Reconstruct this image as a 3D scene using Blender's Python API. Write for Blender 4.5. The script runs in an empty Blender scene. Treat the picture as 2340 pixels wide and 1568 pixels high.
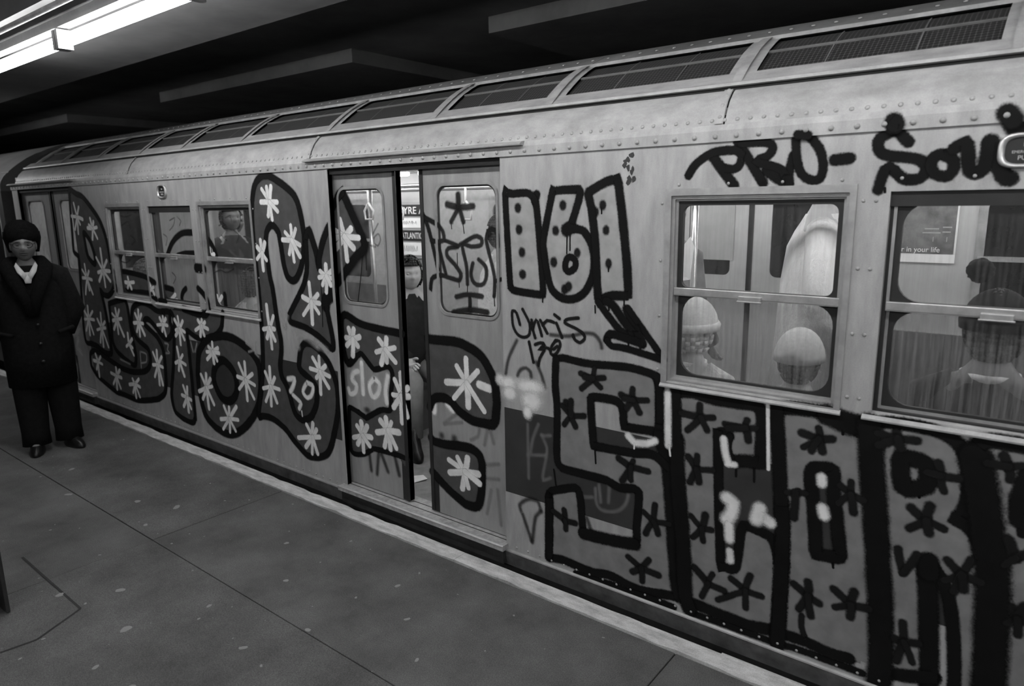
import bpy, bmesh, math, random
from mathutils import Vector, Matrix
random.seed(7)
scene = bpy.context.scene
COL = scene.collection
# ------------------------------------------------------------------ camera
# x runs along the train, y goes away from the platform into the car, z is up; the car side is the plane y = 0
cd = bpy.data.cameras.new('camera')
cam = bpy.data.objects.new('camera', cd)
COL.objects.link(cam)
cd.sensor_fit = 'HORIZONTAL'; cd.sensor_width = 36.0
cd.lens = 1582.645 / 2340 * 36.0
cam.location = (0.0, -2.684, 1.8495)
PITCH, ROLL, YAW = math.radians(-11.396), math.radians(0.8746), math.radians(38.324)
Rz = Matrix.Rotation(YAW, 3, 'Z'); Rx = Matrix.Rotation(PITCH, 3, 'X'); Ry = Matrix.Rotation(ROLL, 3, 'Y')
M = Rz @ Rx @ Ry                                   # columns: right, forward, up
cam.rotation_euler = Matrix((( M[0][0], M[0][2], -M[0][1]), (M[1][0], M[1][2], -M[1][1]), (M[2][0], M[2][2], -M[2][1]))).to_euler()
cd.clip_start = 0.05; cd.clip_end = 200
cd.dof.use_dof = True; cd.dof.focus_distance = 3.6; cd.dof.aperture_fstop = 2.2
scene.camera = cam
# ------------------------------------------------------------------ world, exposure
w = bpy.data.worlds.new('world'); scene.world = w; w.use_nodes = True
w.node_tree.nodes['Background'].inputs[0].default_value = (0.5, 0.5, 0.5, 1)
w.node_tree.nodes['Background'].inputs[1].default_value = 0.012
vs = scene.view_settings
vs.view_transform = 'Standard'; vs.look = 'None'; vs.gamma = 1.0; vs.use_curve_mapping = False
vs.exposure = 0.0
TUBE_POWER = 40.0        # emission of the platform tubes
CAR_TUBE_POWER = 36.0    # emission of the tubes inside the car

# ------------------------------------------------------------------ materials
def grey(v): return (v, v, v, 1)
MATS = {}
def nodes(m):
    m.use_nodes = True
    nt = m.node_tree; nt.nodes.clear()
    return nt, nt.nodes, nt.links
def mat(name, v, rough=0.6, var=0.25, scale=6.0, metal=0.0, spec=0.4, stretch=None, fine=0.0, bump=0.0, bdist=0.004):
    """grey surface with mottled wear; stretch draws the mottling out along an axis"""
    if name in MATS: return MATS[name]
    m = bpy.data.materials.new(name); nt, N, L = nodes(m)
    out = N.new('ShaderNodeOutputMaterial'); b = N.new('ShaderNodeBsdfPrincipled')
    L.new(b.outputs[0], out.inputs[0])
    tc = N.new('ShaderNodeTexCoord'); mp = N.new('ShaderNodeMapping')
    L.new(tc.outputs['Object'], mp.inputs[0])
    if stretch: mp.inputs['Scale'].default_value = stretch
    nz = N.new('ShaderNodeTexNoise'); nz.inputs['Scale'].default_value = scale; nz.inputs['Detail'].default_value = 6; nz.inputs['Roughness'].default_value = 0.65
    L.new(mp.outputs[0], nz.inputs['Vector'])
    rp = N.new('ShaderNodeValToRGB'); rp.color_ramp.elements[0].position = 0.3; rp.color_ramp.elements[1].position = 0.72
    rp.color_ramp.elements[0].color = grey(v * (1 - var)); rp.color_ramp.elements[1].color = grey(min(1, v * (1 + var)))
    L.new(nz.outputs['Fac'], rp.inputs[0])
    col = rp.outputs[0]
    if fine:
        n2 = N.new('ShaderNodeTexNoise'); n2.inputs['Scale'].default_value = 220; n2.inputs['Detail'].default_value = 3
        L.new(tc.outputs['Object'], n2.inputs['Vector'])
        r2 = N.new('ShaderNodeValToRGB'); r2.color_ramp.elements[0].position = 0.35; r2.color_ramp.elements[1].position = 0.7
        r2.color_ramp.elements[0].color = grey(1 - fine); r2.color_ramp.elements[1].color = grey(1)
        L.new(n2.outputs['Fac'], r2.inputs[0])
        mx = N.new('ShaderNodeMix'); mx.data_type = 'RGBA'; mx.blend_type = 'MULTIPLY'; mx.inputs[0].default_value = 1
        L.new(col, mx.inputs[6]); L.new(r2.outputs[0], mx.inputs[7]); col = mx.outputs[2]
    L.new(col, b.inputs['Base Color'])
    b.inputs['Roughness'].default_value = rough; b.inputs['Metallic'].default_value = metal
    b.inputs['Specular IOR Level'].default_value = spec
    if bump:
        bp = N.new('ShaderNodeBump'); bp.inputs['Strength'].default_value = bump; bp.inputs['Distance'].default_value = bdist
        L.new(nz.outputs['Fac'], bp.inputs['Height']); L.new(bp.outputs[0], b.inputs['Normal'])
    MATS[name] = m; return m
def emit(name, v, strength):
    m = bpy.data.materials.new(name); nt, N, L = nodes(m)
    out = N.new('ShaderNodeOutputMaterial'); e = N.new('ShaderNodeEmission')
    e.inputs[0].default_value = grey(v); e.inputs[1].default_value = strength
    L.new(e.outputs[0], out.inputs[0]); MATS[name] = m; return m
def spray(name, v, soft=0.5, opacity=1.0, drip=0.15):
    """spray paint: solid in the middle of the stroke, feathering out into speckle at its edge (mesh attribute s: 0 middle, 1 edge)"""
    m = bpy.data.materials.new('spray_' + name); nt, N, L = nodes(m)
    out = N.new('ShaderNodeOutputMaterial'); b = N.new('ShaderNodeBsdfPrincipled'); t = N.new('ShaderNodeBsdfTransparent'); mx = N.new('ShaderNodeMixShader')
    b.inputs['Roughness'].default_value = 0.65; b.inputs['Specular IOR Level'].default_value = 0.08
    at = N.new('ShaderNodeAttribute'); at.attribute_name = 's'
    ab = N.new('ShaderNodeMath'); ab.operation = 'ABSOLUTE'; L.new(at.outputs['Fac'], ab.inputs[0])
    tc = N.new('ShaderNodeTexCoord')
    nz = N.new('ShaderNodeTexNoise'); nz.inputs['Scale'].default_value = 160; nz.inputs['Detail'].default_value = 4
    L.new(tc.outputs['Object'], nz.inputs['Vector'])
    n2 = N.new('ShaderNodeTexNoise'); n2.inputs['Scale'].default_value = 14; n2.inputs['Detail'].default_value = 4
    L.new(tc.outputs['Object'], n2.inputs['Vector'])
    ml = N.new('ShaderNodeMath'); ml.operation = 'MULTIPLY_ADD'; ml.inputs[1].default_value = 0.35; L.new(nz.outputs['Fac'], ml.inputs[0])
    L.new(ab.outputs[0], ml.inputs[2])
    m2 = N.new('ShaderNodeMath'); m2.operation = 'MULTIPLY_ADD'; m2.inputs[1].default_value = 0.2; L.new(n2.outputs['Fac'], m2.inputs[0]); L.new(ml.outputs[0], m2.inputs[2])
    mr = N.new('ShaderNodeMapRange'); mr.interpolation_type = 'SMOOTHSTEP'
    mr.inputs['From Min'].default_value = 1.2 - soft; mr.inputs['From Max'].default_value = 1.24
    mr.inputs['To Min'].default_value = opacity; mr.inputs['To Max'].default_value = 0.0
    L.new(m2.outputs[0], mr.inputs['Value'])
    rp = N.new('ShaderNodeValToRGB'); rp.color_ramp.elements[0].color = grey(v * (1 - drip)); rp.color_ramp.elements[1].color = grey(min(1, v * (1 + drip)))
    rp.color_ramp.elements[0].position = .3; rp.color_ramp.elements[1].position = .7
    L.new(n2.outputs['Fac'], rp.inputs[0]); L.new(rp.outputs[0], b.inputs['Base Color'])
    L.new(mr.outputs[0], mx.inputs[0]); L.new(t.outputs[0], mx.inputs[1]); L.new(b.outputs[0], mx.inputs[2]); L.new(mx.outputs[0], out.inputs[0])
    MATS['spray_' + name] = m; return m
def glass(name, dirt, dust=0.3, tint=0.85, streak=True):
    """old window glass: clear with reflections, and a film of dirt that runs down in streaks"""
    m = bpy.data.materials.new(name); nt, N, L = nodes(m)
    out = N.new('ShaderNodeOutputMaterial'); t = N.new('ShaderNodeBsdfTransparent'); g = N.new('ShaderNodeBsdfGlossy'); d = N.new('ShaderNodeBsdfDiffuse')
    t.inputs[0].default_value = grey(tint); g.inputs['Roughness'].default_value = 0.03; g.inputs[0].default_value = grey(0.9); d.inputs[0].default_value = grey(dust)
    lw = N.new('ShaderNodeLayerWeight'); lw.inputs[0].default_value = 0.5
    pw = N.new('ShaderNodeMath'); pw.operation = 'POWER'; pw.inputs[1].default_value = 5.0; L.new(lw.outputs['Facing'], pw.inputs[0])
    fr = N.new('ShaderNodeMath'); fr.operation = 'MULTIPLY_ADD'; fr.inputs[1].default_value = 0.6; fr.inputs[2].default_value = 0.03; L.new(pw.outputs[0], fr.inputs[0])
    m1 = N.new('ShaderNodeMixShader'); m2 = N.new('ShaderNodeMixShader')
    L.new(fr.outputs[0], m1.inputs[0]); L.new(t.outputs[0], m1.inputs[1]); L.new(g.outputs[0], m1.inputs[2])
    tc = N.new('ShaderNodeTexCoord'); mp = N.new('ShaderNodeMapping'); mp.inputs['Scale'].default_value = (60, 1, 2.2) if streak else (9, 9, 9)
    L.new(tc.outputs['Object'], mp.inputs[0])
    nz = N.new('ShaderNodeTexNoise'); nz.inputs['Scale'].default_value = 1.0; nz.inputs['Detail'].default_value = 7; nz.inputs['Roughness'].default_value = 0.7
    L.new(mp.outputs[0], nz.inputs['Vector'])
    mr = N.new('ShaderNodeMapRange'); mr.inputs['From Min'].default_value = 0.4; mr.inputs['From Max'].default_value = 0.72; mr.inputs['To Min'].default_value = dirt * 0.3; mr.inputs['To Max'].default_value = dirt * 1.9
    L.new(nz.outputs['Fac'], mr.inputs['Value'])
    L.new(mr.outputs[0], m2.inputs[0]); L.new(m1.outputs[0], m2.inputs[1]); L.new(d.outputs[0], m2.inputs[2]); L.new(m2.outputs[0], out.inputs[0])
    MATS[name] = m; return m
def perforated(name):
    """sheet steel punched with staggered holes"""
    m = bpy.data.materials.new(name); nt, N, L = nodes(m)
    out = N.new('ShaderNodeOutputMaterial'); b = N.new('ShaderNodeBsdfPrincipled'); L.new(b.outputs[0], out.inputs[0])
    tc = N.new('ShaderNodeTexCoord'); sp = N.new('ShaderNodeSeparateXYZ'); L.new(tc.outputs['Object'], sp.inputs[0])
    def s(sock, k):
        a = N.new('ShaderNodeMath'); a.operation = 'MULTIPLY'; a.inputs[1].default_value = k; L.new(sock, a.inputs[0])
        c = N.new('ShaderNodeMath'); c.operation = 'SINE'; L.new(a.outputs[0], c.inputs[0]); return c.outputs[0]
    p = N.new('ShaderNodeMath'); p.operation = 'MULTIPLY'; L.new(s(sp.outputs['X'], 185), p.inputs[0]); L.new(s(sp.outputs['Y'], 210), p.inputs[1])
    a = N.new('ShaderNodeMath'); a.operation = 'ABSOLUTE'; L.new(p.outputs[0], a.inputs[0])
    nz = N.new('ShaderNodeTexNoise'); nz.inputs['Scale'].default_value = 3; L.new(tc.outputs['Object'], nz.inputs['Vector'])
    rp = N.new('ShaderNodeValToRGB'); e = rp.color_ramp.elements; e[0].position = 0.06; e[0].color = grey(0.075); e[1].position = 0.2; e[1].color = grey(0.008)
    L.new(a.outputs[0], rp.inputs[0]); L.new(rp.outputs[0], b.inputs['Base Color']); b.inputs['Roughness'].default_value = 0.7
    MATS[name] = m; return m

mat('car_side', 0.36, 0.42, 0.22, 5.0, stretch=(3.0, 3.0, 0.7), fine=0.1)
mat('car_door', 0.30, 0.42, 0.2, 5.0, stretch=(3.0, 3.0, 0.6), fine=0.1)
mat('roof_crown', 0.2, 0.6, 0.35, 3.0, fine=0.2)
mat('car_roof', 0.33, 0.38, 0.25, 4.0, stretch=(2.0, 5, 2), fine=0.1)
mat('rivet_steel', 0.3, 0.4, 0.2)
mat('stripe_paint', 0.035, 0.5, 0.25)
mat('frame_metal', 0.34, 0.35, 0.25, 10, metal=0.3)
mat('bright_metal', 0.5, 0.3, 0.25, 14, metal=0.6)
mat('rubber_and_shade', 0.018, 0.6, 0.3)  # rubber parts, plus the painted shade in unframed window recesses
mat('gutter_black', 0.01, 0.8, 0.3)
mat('underbody', 0.03, 0.7, 0.5, 9)
mat('skirt_paint', 0.12, 0.5, 0.5, 9)
mat('tread_plate', 0.32, 0.5, 0.35, 30)
mat('inner_wall', 0.42, 0.5, 0.12, 3)
mat('inner_panel', 0.34, 0.5, 0.15, 3)
mat('inner_dark', 0.05, 0.5, 0.3)
mat('inner_floor', 0.22, 0.7, 0.3, 8)
mat('seat_fibre', 0.10, 0.5, 0.3, 6)
mat('grille_steel', 0.14, 0.6, 0.3)
mat('pole_steel', 0.6, 0.25, 0.1, metal=0.7)
mat('dark_glass', 0.012, 0.15, 0.3)
mat('concrete', 0.135, 0.85, 0.38, 2.3, fine=0.5, bump=0.25)
mat('concrete_edge', 0.58, 0.8, 0.35, 9, fine=0.25, bump=0.3, stretch=(1, 3, 1))
mat('joint_dirt', 0.03, 0.9, 0.4)
mat('gum', 0.24, 0.8, 0.3, 20)
mat('soot', 0.10, 0.9, 0.35, 1.2)
mat('ceiling_paint', 0.13, 0.8, 0.3, 1.5)
mat('tunnel_black', 0.012, 0.9, 0.4)
mat('column_paint', 0.03, 0.5, 0.4)
mat('fixture_metal', 0.25, 0.4, 0.2)
mat('sign_black', 0.012, 0.5, 0.1); mat('sign_white', 0.8, 0.5, 0.05); mat('paper', 0.75, 0.7, 0.08)
mat('poster_dark', 0.13, 0.5, 0.6, 9)
mat('skin_mid', 0.15, 0.5, 0.15); mat('lip_dark', 0.035, 0.5, 0.1); mat('skin_pale', 0.5, 0.5, 0.1)
mat('coat_black', 0.008, 0.95, 0.4, 40, spec=0.1); mat('fur_black', 0.006, 1.0, 0.5, 60, spec=0.05); mat('trouser_black', 0.009, 0.9, 0.3, 30, spec=0.1)
mat('shoe_black', 0.008, 0.35, 0.2); mat('shirt_white', 0.5, 0.8, 0.1)
mat('coat_pale', 0.82, 0.85, 0.12, 5, bump=1.0, bdist=0.035, stretch=(1, 1, 0.6)); mat('coat_grey', 0.25, 0.9, 0.2, 10); mat('coat_dark', 0.02, 0.9, 0.3, 20)
mat('wool_white', 0.75, 0.95, 0.2, 60, stretch=(1, 1, 3)); mat('wool_cream', 0.6, 0.95, 0.2, 60); mat('wool_dark', 0.006, 0.95, 0.3, 60)
mat('hair_white', 0.7, 0.8, 0.2, 50, stretch=(4, 4, 1)); mat('hair_dark', 0.012, 0.6, 0.3, 50); mat('hair_mid', 0.12, 0.7, 0.3, 50)
emit('tube_glow', 1.0, TUBE_POWER); emit('car_tube_glow', 1.0, CAR_TUBE_POWER)
spray('black', 0.007, 0.36); spray('smoke2', 0.012, 0.5, 0.96); spray('smoke', 0.03, 0.9, 0.7)
spray('white', 0.72, 0.36, 0.97); spray('pale', 0.75, 0.65, 0.95); spray('pale2', 0.5, 0.9, 0.45); spray('ghost', 0.22, 0.9, 0.5)
spray('dark', 0.075, 0.4, 0.97); spray('grey', 0.2, 0.4, 0.97); spray('soft', 0.42, 0.5, 0.6)
glass('glass_clear', 0.045, 0.35, 0.92); glass('glass_dirty', 0.17, 0.33, 0.85); glass('glass_door', 0.10, 0.4, 0.9, streak=False)
perforated('vent_mesh')

# ------------------------------------------------------------------ mesh helpers
class MB:
    def __init__(s): s.v = []; s.f = []
    def quad(s, a, b, c, d):
        n = len(s.v); s.v += [tuple(a), tuple(b), tuple(c), tuple(d)]; s.f.append((n, n+1, n+2, n+3))
    def box(s, x0, x1, y0, y1, z0, z1):
        n = len(s.v)
        s.v += [(x0,y0,z0),(x1,y0,z0),(x1,y1,z0),(x0,y1,z0),(x0,y0,z1),(x1,y0,z1),(x1,y1,z1),(x0,y1,z1)]
        s.f += [tuple(n+i for i in q) for q in ((0,3,2,1),(4,5,6,7),(0,1,5,4),(1,2,6,5),(2,3,7,6),(3,0,4,7))]
    def tube(s, pts, r, seg=10, cap=True):
        """round bar through points; r a number or a list of radii"""
        rs = r if isinstance(r, (list, tuple)) else [r] * len(pts)
        P = [Vector(p) for p in pts]; rings = []
        up = None
        for i, p in enumerate(P):
            t = (P[min(i+1, len(P)-1)] - P[max(i-1, 0)]).normalized()
            if up is None:
                a = Vector((0, 0, 1)) if abs(t.z) < 0.9 else Vector((1, 0, 0))
                up = t.cross(a).normalized()
            u = (up - t * up.dot(t)).normalized(); up = u; v = t.cross(u)
            n = len(s.v); rings.append(n)
            for k in range(seg):
                a = 2 * math.pi * k / seg
                s.v.append(tuple(p + (u * math.cos(a) + v * math.sin(a)) * rs[i]))
        for a, b in zip(rings, rings[1:]):
            for k in range(seg):
                s.f.append((a+k, a+(k+1) % seg, b+(k+1) % seg, b+k))
        if cap:
            s.f.append(tuple(rings[0]+k for k in range(seg))[::-1]); s.f.append(tuple(rings[-1]+k for k in range(seg)))
    def loft(s, rings, cap=True, seg=24):
        """stack of ellipses (cx, cy, z, rx, ry)"""
        ids = []
        for cx, cy, z, rx, ry in rings:
            ids.append(len(s.v))
            for k in range(seg):
                a = 2 * math.pi * k / seg; s.v.append((cx + rx * math.cos(a), cy + ry * math.sin(a), z))
        for a, b in zip(ids, ids[1:]):
            for k in range(seg): s.f.append((a+k, a+(k+1) % seg, b+(k+1) % seg, b+k))
        if cap:
            s.f.append(tuple(ids[0]+k for k in range(seg))[::-1]); s.f.append(tuple(ids[-1]+k for k in range(seg)))
    def prism(s, prof, x0, x1, closed=True):
        """profile of (y, z) swept along x"""
        n = len(s.v); k = len(prof)
        for x in (x0, x1): s.v += [(x, y, z) for y, z in prof]
        for i in range(k if closed else k-1):
            j = (i+1) % k; s.f.append((n+i, n+j, n+k+j, n+k+i))
        if closed: s.f.append(tuple(n+i for i in range(k))[::-1]); s.f.append(tuple(n+k+i for i in range(k)))
    def ellipsoid(s, c, r, seg=16, rings=10):
        n = len(s.v)
        for i in range(rings + 1):
            t = math.pi * i / rings
            for k in range(seg):
                a = 2 * math.pi * k / seg
                s.v.append((c[0] + r[0]*math.sin(t)*math.cos(a), c[1] + r[1]*math.sin(t)*math.sin(a), c[2] + r[2]*math.cos(t)))
        for i in range(rings):
            for k in range(seg):
                a = n + i*seg + k; b = n + i*seg + (k+1) % seg; s.f.append((a, a+seg, b+seg, b))
    def ring_plate(s, o, i, r, y0, y1, k=6):
        """plate in the x-z plane: outer rectangle o, rounded hole i (x0,x1,z0,z1) of corner radius r, front at y0, back at y1"""
        ox0, ox1, oz0, oz1 = o; ix0, ix1, iz0, iz1 = i
        inn = []; out = []
        for cx, cz, a0, oc in ((ix1-r, iz1-r, 0, (ox1, oz1)), (ix0+r, iz1-r, 90, (ox0, oz1)), (ix0+r, iz0+r, 180, (ox0, oz0)), (ix1-r, iz0+r, 270, (ox1, oz0))):
            for j in range(k+1):
                a = math.radians(a0 + 90*j/k); inn.append((cx + r*math.cos(a), cz + r*math.sin(a))); out.append(oc)
        m = len(inn); n = len(s.v)
        for y in (y0, y1):
            s.v += [(x, y, z) for x, z in inn]
            s.v += [(x, y, z) for x, z in out]
        for j in range(m):
            q = (j+1) % m
            same = out[j] == out[q]
            f = [n+j, n+q, n+m+q, n+m+j]; b = [x + 2*m for x in f]
            if same: f = f[:3]; b = b[:3]
            s.f.append(tuple(f)); s.f.append(tuple(b[::-1]))
            s.f.append((n+j, n+2*m+j, n+2*m+q, n+q))
            if not same: s.f.append((n+m+j, n+m+q, n+3*m+q, n+3*m+j))
    def mesh(s, name, smooth=False):
        me = bpy.data.meshes.new(name); me.from_pydata(s.v, [], s.f); me.update()
        bm = bmesh.new(); bm.from_mesh(me); bmesh.ops.recalc_face_normals(bm, faces=bm.faces); bm.to_mesh(me); bm.free()
        if smooth:
            me.shade_smooth()
        return me
def link(name, me, material=None, parent=None, loc=None):
    o = bpy.data.objects.new(name, me); COL.objects.link(o)
    if material and not me.materials: me.materials.append(MATS[material])
    if parent:
        o.parent = parent
        if loc is None and parent.type == 'EMPTY': loc = -parent.location     # parts are modelled in world coordinates
    if loc is not None: o.location = loc
    return o
def build(mb, name, material, parent=None, smooth=False): return link(name, mb.mesh(name, smooth), material, parent)
def bevel(o, wd, seg=2):
    b = o.modifiers.new('bevel', 'BEVEL'); b.width = wd; b.segments = seg; b.limit_method = 'ANGLE'; return o
def tag(o, label, cat, group=None, kind=None):
    o['label'] = label; o['category'] = cat
    if group: o['group'] = group
    if kind: o['kind'] = kind
    return o
def structure(o, label=None):
    o['kind'] = 'structure'
    if label: o['label'] = label
    return o
def empty(name, loc, label, cat, group=None, rz=0.0):
    e = bpy.data.objects.new(name, None); COL.objects.link(e); e.location = loc; e.rotation_euler = (0, 0, rz); e.empty_display_size = 0.2
    tag(e, label, cat, group); return e
def text_mesh(s, size, material):
    c = bpy.data.curves.new('lettering', 'FONT'); c.body = s; c.size = size; c.extrude = 0.001; c.align_x = 'LEFT'
    o = bpy.data.objects.new('lettering', c); COL.objects.link(o)
    me = bpy.data.meshes.new_from_object(o.evaluated_get(bpy.context.evaluated_depsgraph_get()))
    bpy.data.objects.remove(o); bpy.data.curves.remove(c)
    me.materials.clear(); me.materials.append(MATS[material]); me.name = 'lettering'
    return me
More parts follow.
